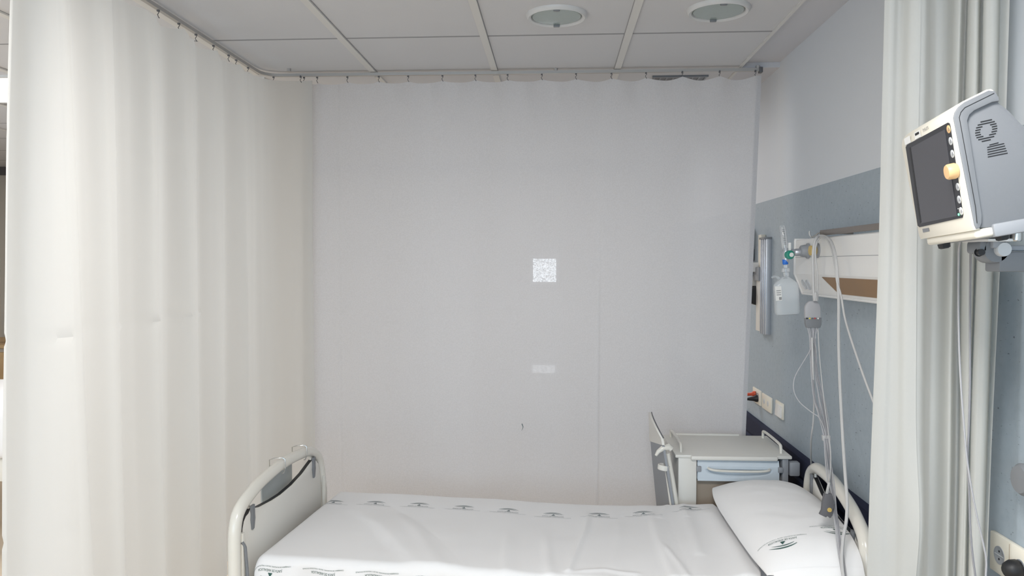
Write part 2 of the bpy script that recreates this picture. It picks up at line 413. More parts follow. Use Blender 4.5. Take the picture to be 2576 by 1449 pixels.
# ------------------------------------------------------------------ back curtain
BX0, BX1, YC = -1.235, .985, 3.77
hk = [at(px, 186, Y=YC).x for px in (765, 798, 874, 953, 1027, 1113, 1196, 1277, 1363, 1449, 1538, 1625, 1716, 1810, 1900)]
def scal(x, hs, amp):
    for a, b in zip(hs, hs[1:]):
        if a <= x <= b:
            u = (x - a) / (b - a); return amp * (4 * u * (1 - u)) * min(1.4, (b - a) / .15)
    return 0
def back_pt(u, v):
    z = .24 + (2.520 - .24) * v; h = 1 - v
    x = BX0 + (BX1 - BX0) * u
    x -= .075 * h * max(0, (u - .55) / .45) ** 1.5 * 1.0
    sc_ = scal(BX0 + (BX1 - BX0) * u, hk, .014)
    top = max(0, (v - .93) / .07)
    y = YC + .009 * math.sin(u * 27 + 1.2) * (.4 + h) + .011 * math.sin(u * 11 + .4 + h * .7) * (.35 + h) + .0025 * math.sin(u * 61 + 2 * h) * (.5 + .6 * v)
    y += .012 * fbm(u * 9, h * .9, 3) + .0015 * fbm(u * 40, h * 1.2, 8)
    y += top * .008 * math.sin(u * 2 * math.pi * 14)
    # pressed creases
    for c, a in ((.28, .0012), (.655, .0016), (.07, .003), (.86, .001)):
        y -= a * math.exp(-((u - c) / .0025) ** 2)
    y += .012 * math.exp(-((u - .02) / .02) ** 2) * v
    y -= .004 * math.exp(-((u - .655) / .0018) ** 2) * min(1, max(0, h - .35) * 4)
    # soft kink line low on the cloth
    y += .003 * math.exp(-((z - 1.40) / .006) ** 2) * (u < .5)
    z -= sc_ * max(0, (v - .8) / .2) ** 2
    return (x, min(y, YC + .05), z)
tc = thing('privacy_curtain', (0, YC, .24), 'wide flat white curtain hanging across the far end behind the bed', 'curtain')
MB().grid(back_pt, 420, 110).build('curtain_cloth', 'back_cloth', tc)
# doubled hem along the wall-side edge and the top
m = MB(); m.grid(lambda u, v: tuple(Vector(back_pt(.990 + .010 * u, v)) + Vector((0, -.0018, 0))), 4, 90)
m.build('side_hem', 'back_cloth', tc)
for x in hk: hook(x, YC - .002, tc)
tag(MB().tube([at(1313, 1066, Y=3.735), at(1316, 1074, Y=3.735), at(1314, 1080, Y=3.735), at(1312, 1083, Y=3.736)], [.003, .0022, .0012, .0008], 6).build('stain', 'print_grey', tc), 'tiny dark mark on the cloth')

# ------------------------------------------------------------------ left curtain (runs from the near end round the corner)
lp = [(-1.465, 2.055), (-1.448, 2.030), (-1.415, 2.035), (-1.390, 2.060), (-1.388, 2.115), (-1.425, 2.175), (-1.437, 2.23), (-1.405, 2.31), (-1.425, 2.40), (-1.462, 2.46), (-1.450, 2.55), (-1.420, 2.63),
      (-1.452, 2.73), (-1.465, 2.82), (-1.430, 2.90), (-1.442, 3.00), (-1.462, 3.08), (-1.434, 3.17), (-1.445, 3.26), (-1.462, 3.34), (-1.430, 3.43), (-1.440, 3.53), (-1.442, 3.63), (-1.405, 3.715), (-1.32, 3.750), (-1.225, 3.752), (-1.20, 3.748)]
lsp = spline([Vector((x, y, 0)) for x, y in lp], 14); NL = len(lsp) - 1
def poly_at(P, u):
    f = u * (len(P) - 1); i = min(int(f), len(P) - 2); return P[i].lerp(P[i + 1], f - i)
seglen = [0]
for a, b in zip(lsp, lsp[1:]): seglen.append(seglen[-1] + (b - a).length)
lh_px = [(-1.448, at(px, py, X=-1.448).y) for px, py in ((300, -38), (398, 28), (450, 62), (493, 90), (537, 118), (575, 145), (594, 155), (624, 177))]
lhooks = [(-1.448, 2.08), (-1.448, 2.28), (-1.448, 2.43)] + lh_px + [(at(688, 186, Y=3.75).x, 3.75), (at(756, 186, Y=3.75).x, 3.752)]
hs_y = [h[1] for h in lhooks[:-2]]
def left_pt(u, v):
    p = poly_at(lsp, u); h = 1 - v; z = .27 + (2.522 - .27) * v
    q = Vector((-1.445, p.y, 0)) if p.y < 3.60 else p
    amp = (1.15 + 1.0 * h if p.y < 3.5 else 1)
    x = q.x + (p.x - q.x) * amp; y = p.y
    near = max(0, 1 - u / .12)
    y -= (.050 + .075 * h - .02 * v ** 6) * min(1, near * 1.5)
    x += .010 * fbm(u * 14, h * 1.5, 5) + .004 * fbm(u * 50, h * 3, 6) - .01 * (h * v) * math.sin(u * 20)
    # folded-in creases left from packing
    for zc, a in ((1.415, .009), (.87, .005), (1.98, .003)):
        x += a * math.exp(-((z - zc - .008 * math.sin(u * 30)) / .006) ** 2) * (1 if u < .62 else 0)
    if y > 2.55: x += .0 
    # the cloth swings in front of the corner lower down
    s = scal(p.y, hs_y, .013) if p.y < 3.55 else 0
    z -= s * max(0, (v - .85) / .15) ** 2
    x -= .006 * s / .013 * max(0, (v - .9) / .1)
    return (x, y, z)
tl = thing('privacy_curtain', (-1.44, 3.0, .27), 'long creamy white curtain hanging in folds down the left side and round the corner', 'curtain')
MB().grid(left_pt, NL * 2, 120).build('curtain_cloth', 'left_cloth', tl)
for x, y in lhooks: hook(x, y, tl, drop=.026)

# ------------------------------------------------------------------ right curtain, gathered
rp = [(2226, 2181, 2.000), (2238, 2197, 1.985), (2250, 2212, 1.985), (2257, 2222, 2.010), (2268, 2236, 2.000), (2290, 2262, 1.940), (2318, 2290, 1.925), (2334, 2306, 1.945), (2343, 2318, 2.01), (2360, 2334, 2.045), (2383, 2356, 2.02),
      (2402, 2376, 1.955), (2416, 2388, 1.945), (2424, 2395, 2.02), (2432, 2400, 2.03), (2438, 2404, 1.92), (2450, 2418, 1.885), (2462, 2428, 1.89), (2467, 2432, 1.98), (2473, 2436, 1.98), (2478, 2440, 1.865), (2492, 2452, 1.835), (2510, 2466, 1.84), (2516, 2472, 1.90), (2524, 2476, 1.885), (2536, 2481, 1.835), (2540, 2483, 1.83)]
rp = [(a, b, y * .6 + (2.005 - .17 * i / 26) * .4) for i, (a, b, y) in enumerate(rp)]
rtop = spline([at(a, 0, Y=y) * 1 for a, b, y in rp], 10); rbot = spline([at(b, 1449, Y=y) * 1 for a, b, y in rp], 10)
def right_pt(u, v):
    a = poly_at(rtop, u); b = poly_at(rbot, u); z = .26 + 2.26 * v
    za = a.z; zb = b.z; t = (z - zb) / (za - zb)
    y = b.y + (a.y - b.y) * t; x = b.x + (a.x - b.x) * t
    y += .015 * fbm(u * 9, v * 1.6, 1) * (1 - .4 * v) + .002 * fbm(u * 40, v * 3, 2); x += .008 * fbm(u * 6, v * 2.5, 9)
    if u < .23: w_ = (1 - v) ** .6; y = y * (1 - w_) + (2.0 - .07 * u / .23) * w_
    # dented fold low on the broad panel
    d = math.exp(-((z - .98) / .16) ** 2) * math.exp(-((u - .24) / .05) ** 2); y -= .03 * d
    return (min(x, XW - .012), y, z)
tr_ = thing('privacy_curtain', (.95, 1.93, .26), 'gathered pale grey-white curtain hanging in deep folds against the right wall', 'curtain')
MB().grid(right_pt, 520, 90).build('curtain_cloth', 'right_cloth', tr_)
MB().grid(lambda u, v: tuple(Vector(right_pt(u * .012, v)) + Vector((0, -.002, 0))), 4, 90).build('side_hem', 'right_cloth', tr_)
t = thing('curtain_track', (.9, 1.93, ZT - .02), 'short curtain track over the gathered right curtain', 'curtain rail')
MB().box((.55, 1.922, ZT - .006), (1.06, 1.938, ZT + .008)).build('rail', 'rail_grey', t, smooth=False)
for x in (.6, 1.0): MB().lathe([(.01, ZT + .006), (.01, ZC + (.0 if x < .89 else .02))], (x, 1.93, 0), n=12).build('bracket', 'rail_grey', t)

# ------------------------------------------------------------------ next bay, seen only through the back curtain: a small bright window square and two added glowing panes imitating faint reflections
t = thing('window_and_glint', at(1370, 681, Y=7.28), 'small bright square of daylight glowing through the middle of the back curtain', 'light')
p0 = at(1341, 651, Y=7.28); p1 = at(1399, 709, Y=7.28)
MB().box((p0.x, 7.27, p1.z), (p1.x, 7.295, p0.z)).build('pane', 'window_glow', t, smooth=False)
m = MB()
for a, b in (((p0.x - .03, 7.262, p1.z - .03), (p0.x, 7.298, p0.z + .03)), ((p1.x, 7.262, p1.z - .03), (p1.x + .03, 7.298, p0.z + .03)), ((p0.x, 7.262, p0.z), (p1.x, 7.298, p0.z + .03)), ((p0.x, 7.262, p1.z - .03), (p1.x, 7.298, p1.z))): m.box(a, b)
m.build('frame', 'white_plastic', t, smooth=False)

for (x0, y0, x1, y1, lab) in ((1372, 408, 1402, 414, 'added glowing strip behind the back curtain imitating a faint reflection above the bright square'), (1340, 920, 1396, 938, 'added glowing patch behind the back curtain imitating a faint reflection below the bright square')):
    a = at(x0, y1, Y=7.27); b = at(x1, y0, Y=7.27)
    g = thing('window_and_glint', (a + b) / 2, lab, 'light')
    MB().box((a.x, 7.275, a.z), (b.x, 7.297, b.z)).build('pane', 'faint_glow', g, smooth=False)
    MB().box((a.x - .02, 7.285, a.z - .02), (b.x + .02, 7.299, b.z + .02)).build('frame', 'white_plastic', g, smooth=False)  # pane and frame only carry the added reflection glow, no window here

# ------------------------------------------------------------------ ward beyond the left curtain
def wheel(root, x, y, r=.05):
    w_ = MB().lathe([(r, -.014), (r, .014)], (x, y, r), (1, 0, 0), n=20).build('wheel', 'dark_grey', root)
    return w_
t = thing('hospital_bed', (-3.9, 4.35, 0), 'white-covered neighbouring bed glimpsed past the left curtain edge', 'bed')
MB().box((-5.0, 3.95, .55), (-2.86, 4.85, .86), .05, 3).build('mattress', 'sheet_cloth', t)
MB().box((-4.95, 4.0, .42), (-2.92, 4.8, .55), .01).build('base_frame', 'cream_enamel', t)
for x in (-4.8, -3.05):
    for y in (4.1, 4.7):
        MB().box((x - .025, y - .025, .09), (x + .025, y + .025, .42)).build('leg', 'cream_enamel', t); wheel(t, x, y)
t = thing('storage_cabinet', (-4.3, 6.2, 0), 'brown topped cabinet seen as a sliver at the left edge', 'cabinet')
MB().box((-5.1, 5.7, .03), (-4.12, 6.3, .96), .005).build('body', 'taupe', t, smooth=False)
MB().box((-5.12, 5.68, .96), (-4.10, 6.32, .985), .003).build('top', 'wood', t, smooth=False)
for x in (-4.86, -4.37):
    d = MB().box((x - .235, 5.682, .08), (x + .235, 5.70, .93), .004).build('door', 'wood', t, smooth=False)
    MB().tube([(x + .18, 5.68, .5), (x + .18, 5.655, .51), (x + .18, 5.655, .61), (x + .18, 5.68, .62)], .005, 8).build('handle', 'steel', d)
tag(MB().lathe([(.035, 0), (.038, .01), (.038, .13), (.02, .17), (.014, .19), (.014, .22), (0, .22)], (-4.16, 5.82, .985)).build('bottle', 'red'), 'dark red bottle standing on the brown cabinet at far left', 'bottle')
tag(MB().box((-4.36, 5.85, .985), (-4.22, 6.05, 1.12), .01).build('supply_box', 'dark_grey'), 'dark box standing on the brown cabinet behind the red bottle', 'box')

# ------------------------------------------------------------------ bed
ANG = R(-5.0); BO = Vector((-1.044, 2.577, 0))
BM = Matrix.Translation(BO) @ Matrix.Rotation(ANG, 4, 'Z'); BI = BM.inverted()
bed = thing('hospital_bed', BO, 'empty hospital bed with cream tubular ends standing in front of the back curtain', 'bed', rz=ANG)
def L_at(x, y, z): return BI @ at(x, y, Z=z)
def end_frame(u, dv=0, dz=0, out=-1, name='footboard'):
    c = [(-.045, .14), (-.045, .40), (-.045, .60), (-.043, .68), (-.030, .735), (.0, .768), (.06, .793), (.16, .818), (.35, .838), (.54, .830), (.62, .812), (.675, .780), (.703, .735), (.715, .68), (.728, .60), (.733, .40), (.733, .14)]
    fr = MB().tube([(u, v + dv, z + dz) for v, z in c], .0215, 16, smooth=5).build(name + '_frame', 'cream_enamel', bed, local=True)
    # panel with sagging top edge between notched corners
    top = [(-.005, .30), (-.005, .66), (.0, .70), (.010, .722), (.025, .735), (.045, .740), (.058, .752), (.12, .738), (.22, .731), (.30, .730), (.40, .738), (.50, .756), (.575, .778), (.612, .788), (.640, .775), (.665, .755), (.682, .70), (.690, .62), (.693, .30)]
    sgn = -out
    pn = MB().prism([(v + dv, z + dz - .004) for v, z in top], 0, u - .012 * 1, u + .012, .003).build(name + '_panel', 'cream_plastic', bed, local=True)
    sd = []
    for v, z in top: sd.append((v + dv + (-.005 if v < .3 else .005) * (1 if (v < .05 or v > .64) else 0), z + dz - .0018))
    MB().prism(sd, 0, u - .007, u + .007).build(name + '_seal', 'black', pn, local=True)
    for v, z in ((.058, .762), (.603, .795)):
        vv = v + dv; zz = z + dz
        MB().tube([(u, vv, zz - .012), (u, vv - (.012 if v < .3 else -.008), zz + .035)], .006, 8).build('strut', 'cream_enamel', bed, local=True)
        MB().prism([(vv - .011, zz), (vv + .011, zz), (vv + .012, zz - .035), (vv + .014, zz - .05), (vv + .006, zz - .085), (vv - .004, zz - .088), (vv - .011, zz - .05), (vv - .009, zz - .035)], 0, u + sgn * .010, u + sgn * .020, .002).build('clip', 'mid_grey', pn, local=True)
end_frame(-.05)
end_frame(2.015, dv=.03, out=1, name='headboard')
# post brackets beside the footboard panel
for v, s in ((-.02, 1), (.708, -1)):
    MB().prism([(v - .010, .30), (v - .010, .69), (v + .004, .69), (v + .008, .655), (v + .020, .63), (v + .022, .60), (v + .016, .58), (v + .016, .30)], 0, -.038, -.026, .002).build('corner_bracket', 'cream_enamel', bed, local=True)
MB().tube([(-.03, -.028, .66), (-.022, -.022, .64), (-.018, -.018, .56), (-.015, -.015, .45)], .0055, 8).build('side_rail_rod', 'mid_grey', bed, local=True)
MB().box((0.02, .03, .44), (1.97, .765, .576), .035, 4).build('mattress', 'under_cloth', bed, local=True)
MB().box((-.04, .02, .36), (2.0, .76, .435), .006).build('base_frame', 'cream_enamel', bed, local=True)
for u in (.12, 1.85):
    for v in (.08, .68):
        MB().tube([(u, v, .10), (u, v, .37)], .022, 12).build('leg', 'cream_enamel', bed, local=True)
        MB().lathe([(.05, -.015), (.055, -.008), (.055, .008), (.05, .015)], (u, v, .055), (0, 1, 0), n=24).build('wheel', 'dark_grey', bed, local=True)

# chart plate hooked over the foot rail
t = thing('chart_holder', BM @ Vector((-.09, .35, .70)), 'grey card plate hanging from two wire hooks on the foot rail of the bed', 'chart holder', rz=ANG)
TM = ROOTM[t.name]
def lb(p): return BM @ Vector(p)
def world_mb(m): m.v = [BM @ v for v in m.v]; return m
world_mb(MB().box((-.082, .215, .700), (-.076, .480, .812), .0015)).build('plate', 'card', t)
for v in (.295, .500):
    world_mb(MB().tube([(-.079, v - .01, .80), (-.079, v - .012, .864), (-.065, v - .006, .868), (-.036, v + .010, .868), (-.026, v + .012, .862), (-.0255, v + .012, .825), (-.026, v - .004, .812), (-.026, v - .014, .814)], .0024, 8)).build('wire_hook', 'steel', t)

# ---- sheet surfaces
RE = .03
def edge(d, r=RE):
    """cloth distance d inside the edge -> (position from the edge, drop)"""
    if d >= 0: return r + d, 0
    th = -d / r
    if th < math.pi / 2: return r - r * math.sin(th), r * (1 - math.cos(th))
    return 0, r + (-d - r * math.pi / 2)
def zprof(u):
    P = [(-.1, .600), (.3, .600), (.65, .598), (1.05, .590), (1.25, .592), (1.40, .600), (1.55, .612), (1.66, .618), (1.8, .618), (2.2, .618)]
    for (a, za), (b, zb) in zip(P, P[1:]):
        if u <= b:
            t_ = max(0, (u - a) / (b - a)); t_ = t_ * t_ * (3 - 2 * t_); return za + (zb - za) * t_
    return P[-1][1]
def pl(px): return [L_at(x, y, .60).to_2d() for x, y in px]
WR = [(pl([(880, 1270), (960, 1325), (1030, 1390), (1075, 1455), (1110, 1520)]), .0065, .045, 1), (pl([(1000, 1290), (1060, 1350), (1110, 1430)]), .003, .03, 0),
      (pl([(1482, 1285), (1470, 1335), (1445, 1390), (1430, 1430)]), .0060, .013, 0), (pl([(1638, 1288), (1650, 1340), (1672, 1400), (1700, 1470)]), .0055, .020, 1),
      (pl([(1278, 1330), (1272, 1390), (1268, 1470)]), .0032, .018, 1), (pl([(1372, 1335), (1378, 1400), (1390, 1470)]), .0036, .018, 0),
      (pl([(1440, 1432), (1520, 1428), (1600, 1440)]), .0035, .012, 0), (pl([(1665, 1370), (1710, 1425), (1745, 1480)]), .0040, .010, 0),
      (pl([(1770, 1275), (1800, 1330), (1850, 1400), (1880, 1460)]), .007, .035, 0), (pl([(1710, 1272), (1735, 1330), (1760, 1400)]), .003, .02, 0),
      (pl([(1560, 1300), (1555, 1360), (1540, 1420)]), .002, .02, 0), (pl([(1180, 1310), (1150, 1380), (1140, 1460)]), .002, .03, 0)]
def ridge(p):
    h = 0
    for P, a, w_, sh in WR:
        best = 9; side = 1; en = 0
        L_ = len(P) - 1
        for i, (A, B) in enumerate(zip(P, P[1:])):
            d = B - A; t_ = max(0, min(1, (p - A).dot(d) / d.length_squared)); q = A + d * t_; ds = (p - q).length
            if ds < best: best = ds; side = 1 if d.x * (p.y - A.y) - d.y * (p.x - A.x) > 0 else -1; en = (i + t_) / L_
        if best < w_ * 3:
            ww = w_ * (1.0 if not sh else (2.0 if side > 0 else .8))
            h += 1.5 * a * math.exp(-(best / ww) ** 2) * min(1, en * 5 + .05)
    return h
WID = .795
def sheet_pt(s, t, off=0.0):
    """s cloth distance from the foot edge, t cloth distance from the near edge (both 0 where the flat top begins)"""
    pu, du = edge(s); pv, dv = edge(t)
    if t > WID - 2 * RE:
        e = t - (WID - 2 * RE); th = e / RE
        if th < math.pi / 2: pv = WID - RE + RE * math.sin(th); dv = RE * (1 - math.cos(th))
        else: pv = WID; dv = RE + e - RE * math.pi / 2
    z = zprof(pu) - du - dv
    if du < .05 and dv < .05 : z += ridge(Vector((pu, pv))) * max(0, 1 - dv / .05)
    z += .0022 * fbm(pu * 5, pv * 5, 1) + .0010 * fbm(pu * 14, pv * 14, 4)
    if dv > .01 and t < 0:
        k = min(1, (dv - .01) / .08); pv += -(.010 * math.sin(pu * 24) + .006 * math.sin(pu * 53 + 1)) * k - .004 * k
    if dv > .01 and t > 0: pv += .004 * math.sin(pu * 31)
    if du > .0: pu -= 0
    # nearly straight draws in the far strip under the prints, near the head
    if pv > .6 and pu > 1.2: z += .0035 * math.exp(-((pu - 1.435 - (pv - .7) * .25) / .012) ** 2) + .0025 * math.exp(-((pu - 1.52) / .015) ** 2)
    return Vector((pu, pv, z + off))
def sheet_n(s, t, off):
    e = .003; a = sheet_pt(s + e, t) - sheet_pt(s - e, t); b = sheet_pt(s, t + e) - sheet_pt(s, t - e)
    n = a.cross(b).normalized(); return sheet_pt(s, t) + n * off
def s_end(t):  # where the folded-back top edge of the sheet lies
    k = max(0, min(1, t / .74)); return 1.700 - .062 * k ** 3 + .010 * math.sin(t * 9) + .004 * math.sin(t * 31) - RE
def top_fn(a, b):
    t = -.22 + b * (WID + .38); s = -.16 + a * (s_end(t) + .16)
    return sheet_pt(s, t)
def bedobj(m, name, ml, parent=None):
    if parent is None: 
        m.v = [BM @ v for v in m.v]; return m.build(name, ml)
    m.v = [BM @ v for v in m.v]; return m.build(name, ml, parent)
m = MB().grid(top_fn, 260, 170)
# thick turned edge at the head side
NB = 170
def roll(a, b):
    t = -.22 + b * (WID + .38); s0 = s_end(t); th = a * math.pi
    p = sheet_pt(s0, t); d = sheet_pt(s0, t, 0)
    r = .006
    return Vector((p.x + r * math.sin(th), p.y, p.z - r + r * math.cos(th)))
m.grid(roll, 6, NB)
def under(a, b):
    t = -.22 + b * (WID + .38); s0 = s_end(t) - .25 * a; p = sheet_pt(s0, t); return Vector((p.x, p.y, p.z - .0125))
m.grid(under, 4, NB)
sheet = bedobj(m, 'top_sheet', 'sheet_cloth'); tag(sheet, 'white printed top sheet spread over the bed and hanging over its near side', 'sheet')
# bottom sheet
def bot_fn(a, b):
    t = -.16 + b * (WID + .27); s = 1.30 + a * .66
    p = sheet_pt(s, t); pu = p.x; e = max(0, s - 1.93)
    return Vector((pu, p.y * .97 + .014, p.z - .016 - e * e * 30 + .0015 * math.sin(pu * 60 + p.y * 4)))
bsheet = bedobj(MB().grid(bot_fn, 60, 110), 'fitted_sheet', 'under_cloth'); tag(bsheet, 'pale bluish under-sheet showing between the pillow and the top sheet', 'sheet')

# ---- printed emblem: two swooping arcs, a triangle, two lines of lettering
T1 = text_polys('JUNTA DE ANDALUCIA', .088, .0115); T2 = text_polys('CONSEJERIA DE IGUALDAD, SALUD Y POLITICAS SOCIALES', .150, .0052)
def emblem(mapf, big=True, k=1.0):
    m = MB()
    def put(vs, fs, dx, dy): m.add([mapf((x + dx) * k, (y + dy) * k) for x, y in vs], fs)
    put(*T1, 0, 0); put(*T2, 0, -.0125)
    put([(-.008, .010), (.008, .010), (.001, .026)], [(0, 1, 2)], 0, 0)
    def arc(x0, x1, y0, hgt, th):
        n = 22; vs = []; fs = []
        for i in range(n + 1):
            u = i / n; x = x0 + (x1 - x0) * u; y = y0 + hgt * (1 - (2 * u - 1) ** 2) ; w_ = th * math.sin(math.pi * min(1, u * .85 + .12)) + .0003
            vs += [(x, y), (x, y + w_)]
        for i in range(n): fs.append((2 * i, 2 * i + 2, 2 * i + 3, 2 * i + 1))
        put(vs, fs, 0, 0)
    arc(-.034, .034, .020, .010, .0032); arc(-.042, .042, .026, .014, .0044)
    return m
far_px = [(836, 1266), (942, 1269), (1052, 1273), (1165, 1279), (1278, 1285), (1391, 1293), (1507, 1296), (1619, 1291), (1737, 1283)]
for i, (x, y) in enumerate(far_px):
    p = L_at(x, y, .60 if i < 6 else (.597, .605, .612)[i - 6]); s0 = p.x - RE; t0 = p.y - RE - .004
    rot = -.02 + (.0 if i < 7 else .06)
    f = lambda a, b, s0=s0, t0=t0, r=rot: BM @ sheet_n(s0 + a * math.cos(r) - b * math.sin(r), t0 + a * math.sin(r) + b * math.cos(r), .0011)
    emblem(f, k=1.0).build('printed_emblem', 'print_grey', sheet, smooth=False)
near_s = [(678, -.0585), (815, -.0600), (955, -.0585), (1092, -.0640), (1236, -.068), (1390, -.070)]
for i, (x, t0) in enumerate(near_s):
    p = L_at(x, 1405 + i * 3, .60); s0 = p.x - RE
    f = lambda a, b, s0=s0, t0=t0: BM @ sheet_n(s0 - a * 1.0, t0 - b + .002 * math.sin(a * 60), .0013)
    emblem(f, k=1.0).build('printed_emblem', 'print_green', sheet, smooth=False)
# one more on the under-sheet next to the pillow
p = L_at(1818, 1285, .60)
emblem(lambda a, b: BM @ (lambda q: Vector((q.x, q.y * .97 + .014, q.z - .016 + .0015 * math.sin(q.x * 60 + q.y * 4) + .0016)))(sheet_pt(p.x - RE + a, p.y - RE - .01 + b))).build('printed_emblem', 'print_grey', bsheet, smooth=False)

# ---- pillow
PU, PV, HU, HV = 1.857, .405, .192, .480
SK = .044
def pil_top(u, v):
    b = (v - PV) / HV; a = (u - PU + SK * b) / HU
    ea = max(0, 1 - abs(a) ** 2.6); eb = max(0, 1 - abs(b) ** (2.6 if b > 0 else 5))
    z = .642 + .120 * (ea ** .52) * (eb ** .55)
    z += .035 * (u - PU) / HU * (ea ** .5) * eb ** .4 * .6 + .012 * (v - PV) * ea
    z += .004 * fbm(u * 6, v * 6, 2) * ea * eb + .0016 * fbm(u * 18, v * 18, 3) * ea
    return z
def pil_xy(s, t):
    # rounded pillow plan with slightly drawn-in sides and pointed corners
    a = s * (1 - (.13 if t > 0 else .03) * t ** 6); b = t * (1 - .07 * s ** 4)
    return min(1.993, PU + HU * a - SK * b), PV + HV * b
m = MB()
def cheb(x): return -math.cos(x * math.pi)
def ptop(i, j):
    u, v = pil_xy(cheb(i), cheb(j)); return Vector((u, v, pil_top(u, v)))
def pbot(i, j):
    u, v = pil_xy(cheb(i), cheb(j)); a = cheb(i); b = cheb(j)
    k = (max(0, 1 - a * a) ** .5) * (max(0, 1 - b * b) ** .4); return Vector((u, v, max(.612, pil_top(u, v) - .004 - (pil_top(u, v) - .612) * min(1, k * 1.3)) if k > 0 else pil_top(u, v)))
m.grid(ptop, 90, 110); m.grid(pbot, 40, 50)
pillow = bedobj(m, 'pillow', 'pillow_cloth'); tag(pillow, 'plump white pillow with green printed emblems at the head of the bed', 'pillow')
# pillowcase flap hanging from the near end
def flap(i, j):
    u = min(1.99, PU + SK - HU * .90 + 2 * HU * .84 * i); L_ = .30 * j
    zt = pil_top(u, PV - HV * .955); bulge = math.sin(math.pi * min(1, j * 1.5)) * .015
    return Vector((u + .012 * math.sin(j * 3) , PV - HV * .955 - .035 * (1 - math.exp(-j * 5)) - .012 * math.sin(i * 9 + j * 3) * j - bulge * math.sin(i * math.pi), zt + .004 - L_ * (1 - .3 * math.exp(-j * 6)) + .0))
bedobj(MB().grid(flap, 50, 40), 'pillowcase_flap', 'pillow_cloth', pillow)
for x, y, rot in ((1968, 1352, -.12), (2098, 1346, .08)):
    q = L_at(x, y, .735)
    def f(a, b, q=q, r=rot):
        a, b = -a, -b
        u = q.x + a * math.cos(r) - b * math.sin(r); v = q.y + a * math.sin(r) + b * math.cos(r)
        return BM @ Vector((u, v, pil_top(u, v) + .0022))
    emblem(f, k=1.0).build('printed_emblem', 'print_green', pillow, smooth=False)

# ------------------------------------------------------------------ bedside table
TX0, TX1, TY0, TY1, TZ = .525, .995, 3.29, 3.68, .80
t = thing('bedside_table', ((TX0 + TX1) / 2, (TY0 + TY1) / 2, 0), 'cream bedside table with a pale blue drawer beside the wall behind the pillow', 'bedside table')
m = MB(); m.box((TX0 - .01, TY0, TZ - .014), (TX1 + .012, TY1, TZ), .004); m.box((TX0 + .055, TY0 - .014, TZ - .020), (TX1 - .05, TY0 + .02, TZ - .001), .006, 3)
m.box((TX0 + .03, TY1 - .012, TZ - .004), (TX1 - .12, TY1 + .004, TZ + .008), .003)
top = m.build('top', 'cream_plastic', t)
for x, s in ((TX0 + .022, 1), (TX1 - .02, -1)):
    MB().tube([(x, TY1 - .05, TZ - .002), (x, TY1 - .05, TZ + .022), (x, TY1 - .065, TZ + .034), (x, TY1 - .18, TZ + .037), (x, TY0 + .075, TZ + .034), (x, TY0 + .055, TZ + .022), (x, TY0 + .05, TZ - .002)], .0065, 10, smooth=4).build('top_rail', 'cream_enamel', t)
MB().box((TX0 + .004, TY0 + .006, .10), (TX0 + .082, TY0 + .030, TZ - .014), .003).build('front_panel', 'cream_plastic', t)
MB().box((TX0 + .004, TY0 + .030, .10), (TX0 + .024, TY1 - .01, TZ - .014), .003).build('side_panel', 'cream_plastic', t)
MB().box((TX1 - .026, TY0 + .010, .10), (TX1 + .000, TY1 - .01, TZ - .014), .003).build('side_panel', 'grey_plastic', t)
MB().box((TX0 + .024, TY0 + .040, .12), (TX1 - .026, TY0 + .055, .684)).build('back_panel', 'taupe', t, smooth=False)
MB().box((TX0 + .024, TY0 + .02, .10), (TX1 - .026, TY1 - .02, .13)).build('shelf', 'cream_plastic', t, smooth=False)
# drawer: front plate with a bowed recess under a wire handle
X0, X1, Z0, Z1 = TX0 + .086, TX1 - .040, .688, .776
def dfront(a, b):
    x = X0 + (X1 - X0) * a; z = Z0 + (Z1 - Z0) * b
    c = (a - .5) * 2; zr = .728 - .026 * (1 - c * c * 1.3); d = 0
    if abs(c) < .82:
        k = min(1, (.82 - abs(c)) / .12)
        if z < .738 and z > zr: d = .012 * k * min(1, (z - zr) / .012)
    y = TY0 + .004 + d + (.010 * max(0, (b - .72) / .28))
    return Vector((x, y, z))
m = MB().grid(dfront, 80, 50); m.box((X0, TY0 + .018, Z0 + .004), (X1, TY0 + .15, Z1 - .012))
dr = m.build('drawer', 'light_blue', t)
cx = (X0 + X1) / 2
MB().tube([(cx - .128, TY0 + .008, .744), (cx - .122, TY0 - .010, .742), (cx - .09, TY0 - .016, .738), (cx, TY0 - .017, .736), (cx + .09, TY0 - .016, .737), (cx + .125, TY0 - .010, .740), (cx + .130, TY0 + .008, .742)], .0052, 10, smooth=4).build('handle', 'cream_enamel', dr)
for x in (X0 + .004, X1 + .004): MB().box((x - .010, TY0 - .004, .728), (x + .010, TY0 + .012, .752), .003).build('latch', 'grey_plastic', dr)
MB().box((TX1 + .004, TY0 + .006, .712), (TX1 + .048, TY0 + .045, .772), .006).build('side_cup', 'grey_plastic', t)
for x in (TX0 + .05, TX1 - .03):
    for y in (TY0 + .05, TY1 - .06):
        MB().lathe([(.036, -.012), (.040, -.006), (.040, .006), (.036, .012)], (x, y, .04), (1, 0, 0), n=20).build('wheel', 'dark_grey', t)
        MB().tube([(x, y, .05), (x, y, .105)], .008, 8).build('caster_stem', 'steel', t)
